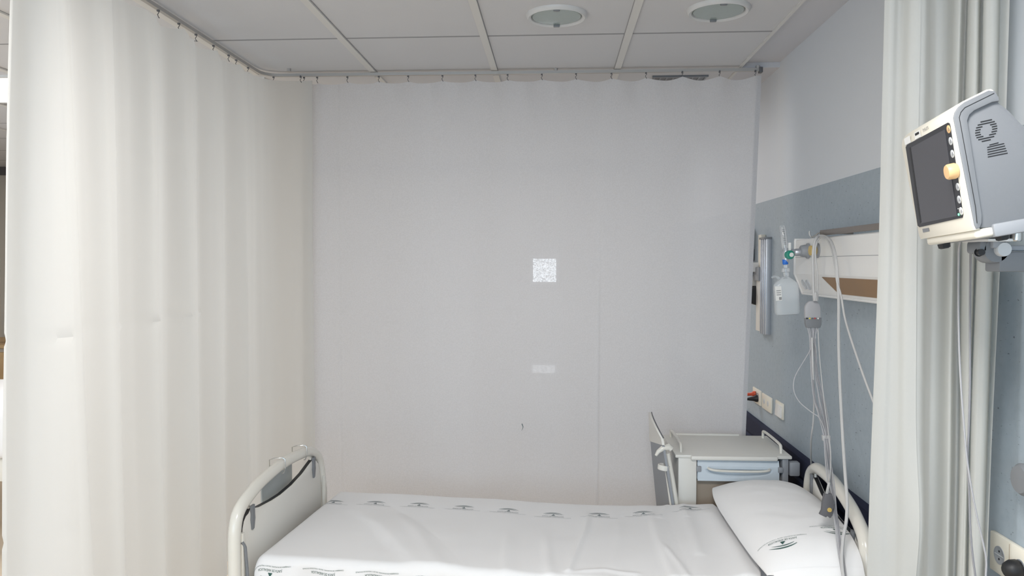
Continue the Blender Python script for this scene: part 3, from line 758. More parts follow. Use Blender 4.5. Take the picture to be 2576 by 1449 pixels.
# folded-down tray leaf on its post at the table's left
def P3(x, y, Y): return at(x, y, Y=Y)
def slab(m, fr, bk, th, seg=1):
    """quad strip between a front-edge and a back-edge polyline, thickened along X"""
    n = len(fr); vs = []; fs = []
    for a, b in zip(fr, bk): vs += [a, b, b + Vector((-th, 0, 0)), a + Vector((-th, 0, 0))]
    for i in range(n - 1):
        for k in range(4): fs.append((i * 4 + k, i * 4 + (k + 1) % 4, i * 4 + 4 + (k + 1) % 4, i * 4 + 4 + k))
    fs += [(0, 1, 2, 3), (n * 4 - 1, n * 4 - 2, n * 4 - 3, n * 4 - 4)]
    m.add(vs, fs)
def arcline(kind):
    out = []
    for i in range(9):
        u = i / 8; y = 1037 + (1102 - 1037) * u
        yf = 3.50 - .26 * math.sqrt(max(0, 1 - (1 - u) ** 2)); xf = 1638.5 + 30 * (u ** 1.25)
        if kind: out.append(P3(1637 + 1.5 * u, y, 3.52))
        else: out.append(P3(xf, y, yf))
    return out
m = MB(); slab(m, arcline(0) + [P3(1672, 1120, 3.23)], arcline(1) + [P3(1640, 1110, 3.52)], .010); leaf = m.build('tray_leaf', 'cream_plastic', t)
m = MB(); e = arcline(0); m.tube([p + Vector((.001, -.002, 0)) for p in e], .0028, 6); m.build('tray_edge', 'dark_grey', leaf)
m = MB(); slab(m, [P3(1672, 1121, 3.235), P3(1684, 1190, 3.24), P3(1700, 1290, 3.25), P3(1712, 1370, 3.26)], [P3(1641, 1100, 3.50), P3(1648, 1180, 3.50), P3(1656, 1262, 3.50), P3(1664, 1330, 3.50)], .010); m.build('tray_underside', 'grey_plastic', leaf)
MB().tube([P3(1668, 1105, 3.268), P3(1677, 1180, 3.268), P3(1688, 1262, 3.268), P3(1700, 1360, 3.268)], .0085, 10).build('tray_frame', 'cream_enamel', leaf)
MB().tube([P3(1679, 1140, 3.262), P3(1690, 1200, 3.262), P3(1701, 1262, 3.262), P3(1716, 1400, 3.262), P3(1722, 1560, 3.262), Vector((.545, 3.30, .12))], .011, 12).build('post', 'cream_enamel', leaf)
MB().tube([P3(1689, 1130, 3.25), P3(1682, 1124, 3.25), P3(1668, 1127, 3.245), P3(1656, 1136, 3.24), P3(1650, 1146, 3.24)], [.013, .015, .012, .009, .006], 12, smooth=0).build('lever', 'cream_enamel', leaf)
m = MB(); c0 = P3(1670, 1175, 3.262)
m.lathe([(.024, -.011), (.026, -.009), (.026, .009), (.024, .011), (.021, .009), (.021, -.009), (.024, -.011)], c0, (.12, 0, 1), n=24, caps=False); m.build('clamp', 'cream_plastic', leaf)

# ------------------------------------------------------------------ head wall unit with its rail
XF = .98
yl, yr = 3.19, 2.02
t = thing('wall_service_panel', (XW, 2.6, 1.50), 'long cream bedhead service panel with a brown strip mounted on the right wall', 'wall panel')
prof = [(XW, 1.716), (XF + .004, 1.716), (XF, 1.712), (XF, 1.578), (XF + .002, 1.574), (XF + .030, 1.502), (XF + .036, 1.498), (XW, 1.498)]
MB().prism(prof, 1, yr, yl).build('body', 'white_plastic', t, smooth=False)
ep = [(XW, 1.721), (XF - .003, 1.721), (XF - .005, 1.712), (XF - .005, 1.577), (XF + .026, 1.500), (XF + .034, 1.493), (XW, 1.493)]
MB().prism(ep, 1, yl, yl + .010, .002).build('end_cap', 'white_plastic', t)
MB().tube([(XF + .031, yl + .005, 1.497), (XF + .031, yr, 1.497)], .0045, 8).build('lower_edge', 'white_plastic', t)
MB().box((XF - .0008, yr, 1.644), (XF, yl, 1.6455)).build('seam', 'grey_plastic', t, smooth=False)
def cham(y, f, off=.0): # point on the slanted lower face, f 0 top..1 bottom
    a = Vector((XF + .002, y, 1.574)); b = Vector((XF + .030, y, 1.502)); n = Vector((-.072, 0, -.028)).normalized()
    return a.lerp(b, f) + n * off
m = MB(); q = [cham(2.885, .06, .002), cham(2.775, .86, .002), cham(yr, .86, .002), cham(yr, .06, .002)]
m.add(q + [p + Vector((.003, 0, .001)) for p in q], [(0, 1, 2, 3), (7, 6, 5, 4), (0, 4, 5, 1), (1, 5, 6, 2), (2, 6, 7, 3), (3, 7, 4, 0)]); m.build('brown_strip', 'brown_strip', t, smooth=False)
nrm = Vector((-.072, 0, -.028)).normalized()
for y in (3.125, 3.075):
    so = MB().lathe([(.0, .001), (.018, .001), (.019, .003), (.0215, .003), (.0215, 0)], cham(y, .52), nrm, n=24).build('socket', 'button', t)
# metal rail over the top
t2 = thing('equipment_rail', (XF, 2.5, 1.74), 'brown-grey metal equipment rail above the bedhead service panel', 'rail')
MB().box((XF - .006, yr - .02, 1.722), (XF + .004, 2.89, 1.742), .002).build('bar', 'bronze', t2)
for y in (2.12, 2.5, 2.86): MB().box((XF + .002, y - .012, 1.727), (XW, y + .012, 1.737)).build('bracket', 'bronze', t2)
# gas outlets
for y, lab in ((3.03, None), (2.925, None)):
    n = 'outlet'
m = MB().lathe([(.030, .0), (.030, .006), (.025, .009), (.024, .018), (.021, .030), (.018, .032)], (XF, 3.03, 1.668), (-1, 0, 0)); m.build('gas_outlet', 'grey_plastic', t)
m = MB().lathe([(.028, .0), (.028, .006), (.022, .008)], (XF, 2.925, 1.668), (-1, 0, 0)); go = m.build('gas_outlet', 'grey_plastic', t)
tag(MB().lathe([(.019, .007), (.020, .012), (.018, .020), (.019, .028), (.017, .030), (0, .030)], (XF, 2.925, 1.668), (-1, 0, 0)).build('outlet_cap', 'ochre', go), 'ochre yellow cap')

# oxygen flowmeter + humidifier bottle
FY = 3.03; fx = at(1977, 638, Y=FY).x; zf = 1.655
t = thing('oxygen_flowmeter', (fx, FY, 1.61), 'clear oxygen flowmeter with a green dial plugged into the wall panel', 'flowmeter')
MB().lathe([(.014, 0), (.0145, .018), (.012, .022), (.0135, .026), (.0135, .034), (.010, .038), (.009, .060)], (XF - .032, FY, 1.663), (-1, 0, 0), n=20).build('connector', 'alu', t)
MB().tube([(XF - .08, FY, 1.663), (fx, FY, zf)], .008, 10).build('stem', 'dial_green', t)
MB().lathe([(.008, -.04), (.012, -.02), (.012, .012), (.008, .025)], (fx, FY, zf), n=16).build('body', 'alu', t)
MB().lathe([(.0, .016), (.013, .016), (.017, .012), (.017, -.004), (.012, -.006)], (fx + .008, FY - .012, zf - .002), (0.25, -1, 0), n=24).build('dial', 'dial_green', t)
MB().lathe([(0, .0185), (.0085, .0180), (.0085, .015)], (fx + .009, FY - .013, zf - .002), (0.25, -1, 0), n=20).build('dial_face', 'white_plastic', t)
ft = at(1967, 566, Y=FY)
ax = Vector((ft.x - fx, 0, ft.z - zf)); L_ = ax.length
MB().lathe([(.0125, L_ * .12), (.0125, L_ * .93), (.010, L_ * .97), (.006, L_)], (fx, FY, zf), ax, n=16).build('flow_tube', 'clear_plastic', t)
MB().lathe([(.0035, L_ * .2), (.0035, L_ * .92)], (fx, FY, zf), ax, n=10).build('inner_tube', 'white_plastic', t)
m = MB()
for i in range(9):
    c = Vector((fx, FY, zf)) + ax.normalized() * (L_ * (.35 + .06 * i)); m.box(c + Vector((-.006, -.0128, -.0007)), c + Vector((.004, -.0122, .0007)))
m.build('scale_marks', 'dark_grey', t, smooth=False)
MB().box(Vector((fx + .006, FY - .013, zf + .015)), Vector((fx + .016, FY - .009, zf + .045)), .001).build('label_tab', 'paper', t)
hb = thing('humidifier_bottle', (fx, FY, 1.40), 'clear plastic humidifier bottle hanging tilted under the flowmeter', 'bottle')
b0 = at(1975, 652, Y=FY); b1 = at(1984, 792, Y=FY); ax = (b1 - b0); ax.y = 0; Lb = ax.length; an = ax.normalized()
MB().lathe([(.009, 0), (.011, .003), (.011, .018), (.009, .021)], b0, an, n=20).build('blue_nut', 'blue', hb)
MB().lathe([(.007, .021), (.007, .034), (.0145, .036), (.0155, .050), (.011, .052), (.011, .075), (.013, .08)], b0, an, n=20).build('neck', 'clear_plastic', hb)
# square-shouldered body
q = an.to_track_quat('Z', 'Y'); side = Vector((-an.z, 0, an.x)); 
if side.x > 0: side = -side
bm_ = bmesh.new()
rows = [(.068, .012, .012), (.082, .030, .018), (.096, .044, .022), (.105, .046, .023), (Lb - .012, .047, .023), (Lb - .003, .043, .020), (Lb, .035, .012)]
NR = 28; vs = []; fs = []
for h, a, b in rows:
    for k in range(NR):
        th = 2 * math.pi * k / NR; c = math.cos(th); s = math.sin(th); ex = .5
        cc = math.copysign(abs(c) ** ex, c); ss = math.copysign(abs(s) ** ex, s)
        vs.append(b0 + an * h + side * (a * cc + .004) + Vector((0, b * ss, 0)))
for i in range(len(rows) - 1):
    for k in range(NR): fs.append((i * NR + k, i * NR + (k + 1) % NR, (i + 1) * NR + (k + 1) % NR, (i + 1) * NR + k))
fs += [tuple(range(NR)), tuple((len(rows) - 1) * NR + k for k in range(NR))]
MB().add(vs, fs).build('bottle_body', 'bottle_plastic', hb)
vs2 = []; fs2 = []
rw = [(Lb * .72, .040, .018), (Lb - .010, .041, .018), (Lb - .004, .034, .014)]
for h, a, b in rw:
    for k in range(NR):
        th = 2 * math.pi * k / NR; c = math.cos(th); s = math.sin(th)
        vs2.append(b0 + an * h + side * (a * math.copysign(abs(c) ** .5, c) + .004) + Vector((0, b * math.copysign(abs(s) ** .5, s), 0)))
for i in range(2):
    for k in range(NR): fs2.append((i * NR + k, i * NR + (k + 1) % NR, (i + 1) * NR + (k + 1) % NR, (i + 1) * NR + k))
fs2 += [tuple(range(NR)), tuple(2 * NR + k for k in range(NR))]
MB().add(vs2, fs2).build('water', 'water', hb)
p0 = b0 + an * .082 + side * .022
MB().tube([p0, p0 + side * .012 - an * .016, p0 + side * .024 - an * .018, p0 + side * .034 - an * .014], [.006, .0055, .005, .004], 10).build('spout', 'clear_plastic', hb)
MB().lathe([(.010, -.003), (.010, .003), (.006, .003), (.006, -.003), (.010, -.003)], b0 + an * .080 + side * .008 + Vector((0, -.012, 0)), (0, 1, 0), n=16, caps=False).build('loop', 'clear_plastic', hb)
m = MB(); c = b0 + an * .13 + side * .040
m.box((-.012, -.0008, -.028), (.012, .0008, .028), M=Matrix.Translation(c + Vector((0, -.0235, 0))) @ Matrix((side, Vector((0, 1, 0)), -an)).transposed().to_4x4())
m.build('label', 'paper', hb)
m = MB(); MT = Matrix.Translation(c + Vector((0, -.0245, 0))) @ Matrix((side, Vector((0, 1, 0)), -an)).transposed().to_4x4()
for i in range(5): m.box((-.010 + .002 * i, -.0006, -.025), (-.009 + .002 * i, .0006, -.014), M=MT)
for i in range(3): m.box((-.009, -.0006, -.006 + .008 * i), (.008, .0006, -.004 + .008 * i), M=MT)
m.build('label_print', 'dark_grey', hb, smooth=False)

# ------------------------------------------------------------------ cables hung over the rail
def cab(name, pts, r, ml, parent, sm=8): return MB().tube([Vector(p) for p in pts], r, 8, smooth=sm).build(name, ml, parent)
YK = 2.72
hookt = thing('rail_hook', at(2063, 588, X=XF - .01), 'small metal hook on the equipment rail carrying the looped cables', 'hook')
hp = at(2063, 592, X=XF - .006); 
MB().tube([hp + Vector((.006, 0, .006)), hp + Vector((-.006, 0, .008)), hp + Vector((-.016, 0, .0)), hp + Vector((-.030, 0, -.006)), hp + Vector((-.038, 0, .004)), hp + Vector((-.038, 0, .016))], .003, 8, smooth=4).build('wire', 'steel', hookt)
YK = hp.y
YD = [(590, 2.87), (760, 2.86), (830, 2.86), (1000, 2.80), (1100, 2.69), (1200, 2.58), (1300, 2.47), (1350, 2.41), (1449, 2.33), (1620, 2.26)]
def yd(y):
    for (a, p), (b, q) in zip(YD, YD[1:]):
        if y <= b: return p + (q - p) * max(0, (y - a) / (b - a))
    return YD[-1][1]
YK = hp.y
def c_(x, y, Y=None):
    return at(x, y, Y=yd(y) - (0 if Y is None else min(.03, YK - Y)))
def d_(*p): return [at(x, y, Y=Y) for x, y, Y in p]
ecg = thing('ecg_cable', at(2044, 760, Y=2.85), 'grey ECG trunk cable with yoke and bundled lead wires hanging from the rail hook', 'cable')
top1 = c_(2062, 594, YK - .006)
cab('trunk_cable', [c_(2049, 757, YK - .02), c_(2047, 730, YK - .02), c_(2045, 660, YK - .02), c_(2047, 620, YK - .02), c_(2053, 600, YK - .015), top1] + d_((2075, 595, 2.80), (2088, 604, 2.70), (2097, 625, 2.64), (2103, 655, 2.605), (2107, 700, 2.59), (2110, 760, 2.58), (2110, 860, 2.58), (2113, 960, 2.57), (2119, 1080, 2.53), (2126, 1190, 2.455), (2131, 1260, 2.41), (2129, 1310, 2.385), (2122, 1350, 2.365), (2118, 1400, 2.335), (2122, 1449, 2.30), (2135, 1520, 2.25), (2150, 1600, 2.22)), .0052, 'cable_white', ecg)
cab('trunk_cable', [c_(2056, 757, YK - .022), c_(2057, 700, YK - .024), c_(2051, 640, YK - .026), c_(2054, 612, YK - .022), c_(2063, 598, YK - .020)] + d_((2078, 600, 2.75), (2092, 625, 2.66), (2101, 670, 2.605), (2106, 710, 2.585), (2116, 745, 2.57), (2128, 810, 2.53), (2160, 910, 2.42), (2196, 1008, 2.31), (2235, 1100, 2.22), (2290, 1240, 2.10)), .0034, 'cable_white', ecg)
cab('trunk_cable', [c_(2050, 757, YK - .026), c_(2050, 745, YK - .026), c_(2052, 735, YK - .03), c_(2054, 757, YK - .026)], .0035, 'cable_white', ecg, 4)
def plate(m, px, Y, th, bev):
    P = [at(x, y, Y=Y) for x, y in px]; m.prism([(p.x, p.z) for p in P], 1, Y - th / 2, Y + th / 2, bev)
yk = MB(); YY = yd(790)
plate(yk, [(2036, 757), (2052, 757), (2060, 765), (2063, 775), (2063, 800), (2024, 800), (2024, 772), (2028, 764)], YY, .016, .003)
yk.build('yoke', 'cable_grey', ecg)
cn = MB(); plate(cn, [(2024, 799), (2065, 799), (2065, 816), (2062, 824), (2028, 824), (2025, 815)], YY, .018, .002)
co = cn.build('lead_block', 'mid_grey', ecg)
for i, (x, cmt) in enumerate(((2030, 'black'), (2037, 'yellow'), (2044, 'dark_grey'), (2050, 'red'), (2058, 'white_plastic'))):
    p = at(x, 801, Y=YY - .0095); MB().lathe([(0, .0015), (.0030, .001), (.0030, -.001)], p, (0, -1, 0), n=12).build('colour_dot', cmt, co)
rnd = random.Random(3)
tops = [2031, 2035, 2039, 2043, 2047, 2051, 2055, 2060]
for i, x in enumerate(tops):
    k = (i - 3.5); ml = ('cable_grey', 'cable_grey', 'cable_dark')[i % 3]
    j = lambda s: rnd.uniform(-s, s)
    g = .003 * (i % 3); h_ = .004 * (i % 2)
    pp = [(x, 822, 0), (x * .5 + 2045 * .5 + j(2), 848, 0), (2045 + k * 2.0 + j(1.5), 880, h_), (2050 + k * 2.4 + j(3), 940, g), (2058 + k * 3.4 + j(4), 1000, g), (2072 + k * 2.6 + j(3), 1060, g), (2078 + k * 1.7, 1100, 0), (2084 + k * 1.6 + j(2), 1160, g), (2091 + k * 1.6 + j(2), 1220, h_), (2100 + k * 1.5 + j(2), 1290, g), (2108 + k * 1.3 + j(1), 1340, h_), (2115 + k * 1.4 + j(2), 1390, g), (2124 + k * 1.4, 1449, h_), (2134 + k * 2 + j(3), 1520, g), (2145 + k * 2, 1610, 0)]
    cab('lead_wire', [at(a, b, Y=yd(b) - c) for a, b, c in pp], .0021, ml, ecg)
cb = MB(); plate(cb, [(2068, 1095), (2088, 1095), (2089, 1108), (2069, 1108)], yd(1100), .012, .001); cb.build('lead_comb', 'cable_white', ecg)
# loop that swings out to the left
cab('lead_wire', [c_(2046, 860, YY - .004), c_(2036, 885, YY - .006), c_(2018, 915, YY - .008), c_(2001, 945, YY - .008), c_(1996, 970, YY - .010), c_(2000, 992, YY - .010), c_(2012, 1012, YY - .014), c_(2030, 1028, YY - .02), c_(2046, 1040, YY - .03), c_(2060, 1050, YY - .05), c_(2072, 1075, YY - .07), c_(2078, 1100, YY - .09)], .0018, 'cable_grey', ecg)
cab('lead_wire', [c_(2043, 850, YY - .01), c_(2045, 920, YY - .01), *d_((2048, 1000, 2.84), (2046, 1060, 2.88)), *d_((2041, 1100, 2.93), (2040, 1140, 3.08), (2041, 1170, 3.16), (2044, 1215, 3.16), (2050, 1300, 3.12))], .0034, 'cable_white', ecg)
# finger clip sensor
sp = thing('finger_clip_sensor', at(2085, 1298, Y=2.47), 'dark grey finger clip sensor with an ochre dot dangling over the pillow', 'sensor')
SY = 2.475
m = MB(); P = [(2073, 1241), (2091, 1241), (2095, 1252), (2096, 1270), (2092, 1296), (2086, 1302), (2080, 1297), (2076, 1300), (2061, 1293), (2066, 1283), (2068, 1262)]
plate(m, P, SY, .018, .003); m.build('clip_shell', 'dark_grey', sp)
m = MB(); plate(m, [(2094, 1250), (2099, 1262), (2094, 1284), (2090, 1302), (2084, 1298), (2088, 1275)], SY + .014, .012, .002); m.build('clip_jaw', 'mid_grey', sp)
MB().lathe([(0, .002), (.0066, .0015), (.0075, -.002)], at(2087, 1283, Y=SY - .010), (0, -1, 0), n=20).build('dot', 'ochre', sp)
g0 = at(2080, 1243, Y=SY); g1 = at(2086, 1214, Y=SY + .01); ax = g1 - g0
m = MB(); n = 12; pr = []
for i in range(n): h = ax.length * i / n; pr += [(.0042, h), (.0058 - .0016 * i / n, h + .0012), (.0058 - .0016 * i / n, h + .0022), (.0036, h + .0030)]
m.lathe(pr, g0, ax, n=14); m.build('strain_relief', 'cable_white', sp)
cab('sensor_cable', [g1 - ax * .1, at(2088, 1200, Y=2.55)] + [at(x, y, Y=yd(y) - .012) for x, y in ((2090, 1150), (2087, 1110), (2080, 1060), (2070, 980), (2062, 900), (2058, 830))], .0022, 'cable_white', sp)

# ------------------------------------------------------------------ far wall rail and gear at the edge of the back curtain
t = thing('vertical_wall_rail', (XW, 3.95, 1.26), 'ribbed aluminium upright rail on the wall just right of the back curtain', 'wall rail')
y0 = at(1931, 650, X=1.06).y; y1 = at(1917, 650, X=1.06).y
m = MB(); m.box((1.052, y0, 1.262), (XW, y1, 1.745), .002)
for i in range(3): yy = y0 + (y1 - y0) * (.2 + .3 * i); m.box((1.047, yy - .006, 1.262), (1.053, yy + .006, 1.745), .001)
m.build('rail_profile', 'alu', t)
MB().box((1.045, y0 - .004, 1.742), (XW, y1 + .004, 1.752), .001).build('end_cap', 'mid_grey', t)
ya = at(1916, 650, X=1.06).y; yb = at(1909, 650, X=1.06).y
t = thing('cable_duct', (XW, (ya + yb) / 2, 1.26), 'beige upright cable duct beside the aluminium wall rail', 'cable duct')
MB().box((1.056, ya, 1.60), (XW, yb, 1.768), .002).build('duct_cover', 'ivory', t); MB().box((1.050, ya - .01, 1.27), (XW, yb + .01, 1.53), .002).build('duct_cover', 'cream_plastic', t); MB().box((1.04, ya - .02, 1.53), (XW, yb + .03, 1.60), .002).build('joint', 'grey_plastic', t)
t = thing('wall_mount', (XW, 4.25, 1.58), 'pale grey mounting block with an arm left of the aluminium wall rail', 'wall mount')
ym = at(1910, 680, X=1.06).y; yn = at(1880, 680, X=1.06).y
MB().box((1.02, ym, 1.575), (XW, ym + .12, 1.625), .004).build('block', 'white_plastic', t); MB().box((.99, ym + .04, 1.555), (1.06, yn + .1, 1.578), .004).build('arm', 'grey_plastic', t); MB().box((1.03, ym + .05, 1.50), (XW, ym + .16, 1.555), .003).build('bracket', 'cream_plastic', t)
t = thing('wall_telephone', (XW, 4.28, 1.63), 'black gear fixed to the wall half hidden by the curtain edge', 'device')
MB().box((1.02, 4.235, 1.70), (XW, 4.36, 1.815), .008).build('body', 'black', t); MB().box((1.025, 4.225, 1.632), (XW, 4.32, 1.70), .006).build('lower_body', 'dark_grey', t)
t = thing('wall_clip_holder', (1.05, 4.17, 1.39), 'ochre-faced black half-round holder on the wall beside the curtain edge', 'holder')
yc = at(1889, 745, X=1.03).y; za = 1.40; zb = 1.50
def half(x0, x1, r, name, ml, zc=(za + zb) / 2, L_=.11):
    m = MB(); pts = []
    for i in range(13):
        a = math.pi * i / 12; pts.append((x1 - (x1 - x0) * math.sin(a) ** .6, zc - L_ / 2 + L_ * i / 12))
    m.prism(pts, 1, yc - .02 * 1 + r, yc + .045 + r, .002); m.build(name, ml, t)
half(1.0, XW - .001, 0, 'black_pad', 'black'); half(1.002, XW - .001, .048, 'ochre_face', 'ochre')

# sockets and switch between rail and bumper
def plate_w(y0, y1, z0, z1, t, ml='ivory', name='cover_plate', d=.009): return MB().box((XW - d, min(y0, y1), z0), (XW, max(y0, y1), z1), .003).build(name, ml, t)
S1 = thing('wall_socket', (XW, 4.12, .87), 'ivory wall socket with plugs in it, next to the back curtain edge', 'wall socket')
plate_w(4.045, 4.205, .873, .952, S1)
MB().lathe([(0, .004), (.018, .004), (.020, .009), (.022, .009)], (XW - .001, 4.10, .912), (-1, 0, 0), n=20).build('socket_well', 'button', S1)
S2 = thing('wall_socket', (XW, 3.93, .87), 'ivory double telephone socket plate, middle one of the three wall plates', 'wall socket')
plate_w(3.848, 4.020, .872, .950, S2)
for y in (3.975, 3.905): MB().lathe([(0, .0105), (.012, .0105), (.014, .009), (.014, .0)], (XW, y, .912), (-1, 0, 0), n=20).build('socket_insert', 'button', S2)
S3 = thing('light_switch', (XW, 3.71, .88), 'ivory rocker switch, rightmost plate of the row above the dark bumper', 'switch')
plate_w(3.655, 3.775, .880, .957, S3)
MB().prism([(XW - .008, .886), (XW - .0155, .887), (XW - .0115, .943), (XW - .008, .944)], 1, 3.668, 3.762, .001).build('rocker', 'white_plastic', S3)
pl1 = thing('power_plug', (1.04, 4.10, .89), 'black power plug pushed into the socket beside the curtain', 'plug')
pc = Vector((XW - .009, 4.10, .905))
MB().lathe([(.019, 0), (.019, .010), (.013, .022), (.009, .042), (.006, .055)], pc, (-1, .1, -.1), n=20).build('plug_body', 'black', pl1)
MB().tube([pc + Vector((-.05, .005, -.005)), pc + Vector((-.075, .03, -.012)), pc + Vector((-.09, .10, -.05)), pc + Vector((-.07, .2, -.2)), pc + Vector((-.06, .25, -.7))], .004, 8, smooth=5).build('cord', 'black', pl1)
pl2 = thing('power_plug', (1.03, 4.12, .92), 'orange-red plug and cord just above the black power plug', 'plug')
pc = Vector((XW - .010, 4.135, .924))
MB().lathe([(.014, 0), (.015, .012), (.009, .022), (.008, .045), (.006, .052)], pc, (-1, .25, -.15), n=20).build('plug_body', 'red_orange', pl2)
MB().tube([pc + Vector((-.045, .012, -.007)), pc + Vector((-.08, .06, -.02)), pc + Vector((-.08, .15, -.08)), pc + Vector((-.06, .28, -.6))], .004, 8, smooth=5).build('cord', 'red_orange', pl2)

# double socket at lower right
S4 = thing('wall_socket', (XW, 1.84, .84), 'ivory double power socket low on the wall right of the gathered curtain', 'wall socket')
plate_w(1.755, 1.925, .870, .965, S4, d=.012)
for y in (1.883, 1.800):
    w_ = MB().lathe([(.0, .0125), (.0185, .0128), (.0200, .0135), (.0215, .0135), (.0215, .0)], (XW, y, .918), (-1, 0, 0), n=28).build('socket_well', 'grey_plastic', S4)
    for q in (-.0095, .0095): MB().lathe([(0, .0134), (.0026, .0134), (.0026, .012)], (XW, y, .918 + q), (-1, 0, 0), n=12).build('pin_hole', 'black', w_)
    MB().box((XW - .0136, y - .018, .9172), (XW - .0125, y + .018, .9188)).build('ridge', 'button', w_, smooth=False)
m = MB(); m.box((XW - .0128, 1.842, .875), (XW - .0118, 1.8435, .96)); m.build('seam', 'taupe', S4, smooth=False)
pl3 = thing('power_plug', (1.04, 1.80, .90), 'black power plug in the right half of the double socket', 'plug')
MB().lathe([(.022, 0), (.023, .006), (.022, .020), (.016, .030), (.010, .034), (0, .034)], (XW - .0135, 1.803, .915), (-1, 0, 0), n=10).build('plug_body', 'black', pl3)
MB().tube([(XW - .030, 1.803, .905), (XW - .034, 1.806, .880), (XW - .028, 1.81, .80), (XW - .02, 1.81, .60), (XW - .035, 1.80, .30)], .0045, 8, smooth=5).build('cord', 'black', pl3)
hk_ = at(2579, 1200, X=XW - .02)
t = thing('wall_bumper_knob', hk_, 'dark blue round knob on the wall at the right picture edge', 'knob')
MB().lathe([(.012, -.02), (.012, 0), (.035, .004), (.036, .02), (.03, .028), (0, .03)], (XW - .02, hk_.y - .022, hk_.z), (-1, 0, 0), n=28).build('knob_head', 'mid_grey', t)

# ------------------------------------------------------------------ patient monitor on its wall arm
MO = Vector((.713, 1.496, 1.780)); MD = Vector((.1229, .9921, -.0263)); MU = Vector((-.1794, .0483, .9826)); MN = Vector((-.9761, .116, -.184))
MR = thing('patient_monitor', (.78, 1.50, 1.655), 'cream and grey patient monitor with a blank dark screen on a wall arm', 'monitor')
def mw(m):
    """case coordinates (n towards the viewer side of the screen, d along the screen, h up) to world"""
    m.v = [MO + MN * v.x + MD * v.y + MU * v.z for v in m.v]; return m
DN, DF = -.138, .130
front = [(.000, -.109), (.0015, -.100), (.0015, .088), (-.002, .098), (-.010, .1065), (-.022, .1125), (-.062, .1240), (-.069, .1235), (-.073, .1195)]
inner = [(-.010, -.109), (-.010, .086), (-.013, .093), (-.020, .099), (-.060, .1115), (-.066, .1125)]
mw(MB().prism(front + inner[::-1], 1, DN + .002, DF, .002)).build('front_shell', 'ivory', MR)
collar = [(-.003, -.107), (-.0015, -.100), (-.0015, .087), (-.005, .096), (-.012, .104), (-.023, .110), (-.064, .1215), (-.0735, .1180), (-.0775, .106), (-.077, .100), (-.066, .1005), (-.036, .0925), (-.0275, .087), (-.0225, .078), (-.0165, -.085), (-.014, -.098), (-.009, -.107)]
mw(MB().prism(collar, 1, DN, DN + .05, .002)).build('side_collar', 'mid_grey', MR)
rear = [(-.008, -.106), (-.008, .086), (-.020, .100), (-.060, .112), (-.0745, .1165), (-.079, .098), (-.092, .0815), (-.107, .0545), (-.150, .010), (-.165, -.02), (-.165, -.075), (-.155, -.092), (-.077, -.113), (-.030, -.110)]
mw(MB().prism(rear, 1, DN + .007, DF - .004, .003)).build('rear_case', 'case_grey', MR)
mw(MB().tube([(x, DN - .0002, z) for x, z in [(-.006, -.098), (-.0085, -.070), (-.0105, .086), (-.0145, .094), (-.022, .1005), (-.071, .1145)]], .0006, 6)).build('seam', 'black', MR)
mw(MB().box((-.034, DN + .006, -.124), (-.002, .104, -.108), .005, 3)).build('lower_lip', 'ivory', MR)
mw(MB().box((-.105, DN + .001, -.127), (-.030, .10, -.104), .004)).build('underside', 'grey_plastic', MR)
for n_, d_0 in ((-.016, .055), (-.050, -.115)): mw(MB().lathe([(.012, 0), (.011, -.008), (.007, -.010)], (n_, d_0, -.125), n=6)).build('foot', 'black', MR)
Nn = MN; D = MD; Uv = MU
def scr(x, y, off=0.0):
    d = FW + RT * ((x - 1288) / FPX) - UP * ((y - 724.5) / FPX); o_ = MO + MN * (off + .0015)
    t_ = (o_ - CAM).dot(MN) / d.dot(MN); return CAM + d * t_
def quad(m, px, o0, o1):
    a = [scr(x, y, o0) for x, y in px]; b = [p + Nn * (o1 - o0) for p in a]; n = len(a)
    m.add(a + b, [tuple(reversed(range(n))), tuple(range(n, 2 * n))] + [(i, (i + 1) % n, (i + 1) % n + n, i + n) for i in range(n)])
    return m
quad(MB(), [(2284, 364), (2387, 308), (2391, 310), (2393, 317), (2425, 540), (2424, 547), (2316, 571), (2311, 567), (2281, 370)], -.001, .0012).build('bezel', 'bezel_black', MR, smooth=False)
quad(MB(), [(2291, 372), (2379, 325), (2410, 543), (2318, 562)], .0, .0018).build('screen', 'screen', MR, smooth=False)
quad(MB(), [(2290, 371), (2293.5, 370), (2320.5, 559), (2317, 562)], .0, .0022).build('screen_gap', 'black', MR, smooth=False)
def disc(px, py, r, h, name, ml, parent, e=.0012):
    c = scr(px, py, e); return MB().lathe([(r, 0), (r, h * .7), (r * .9, h), (0, h)], c, Nn, n=24).build(name, ml, parent)
for px, py, ml in ((2387, 325, 'knob_orange'), (2392, 355, 'button'), (2396.5, 387, 'button'), (2410, 470, 'button'), (2413.5, 502, 'button'), (2418.5, 531, 'white_plastic')):
    b_ = disc(px, py, .0070, .0014, 'button', ml, MR)
    c = scr(px, py, .0028); tD = D * .0025
    m = MB(); m.tube([c - tD - Uv * .002, c + Uv * .0028, c + tD - Uv * .002, c - tD - Uv * .002], .0004, 5); m.build('button_symbol', 'dark_grey', b_)
kn = scr(2406, 429, .001)
MB().lathe([(.0125, 0), (.0140, .003), (.0135, .014), (.0118, .0165), (0, .017)], kn, Nn, n=28).build('control_knob', 'knob_orange', MR)
disc(2412, 539.5, .0020, .001, 'status_light', 'led_green', MR); disc(2411, 525, .0009, .001, 'status_dot', 'white_plastic', MR)
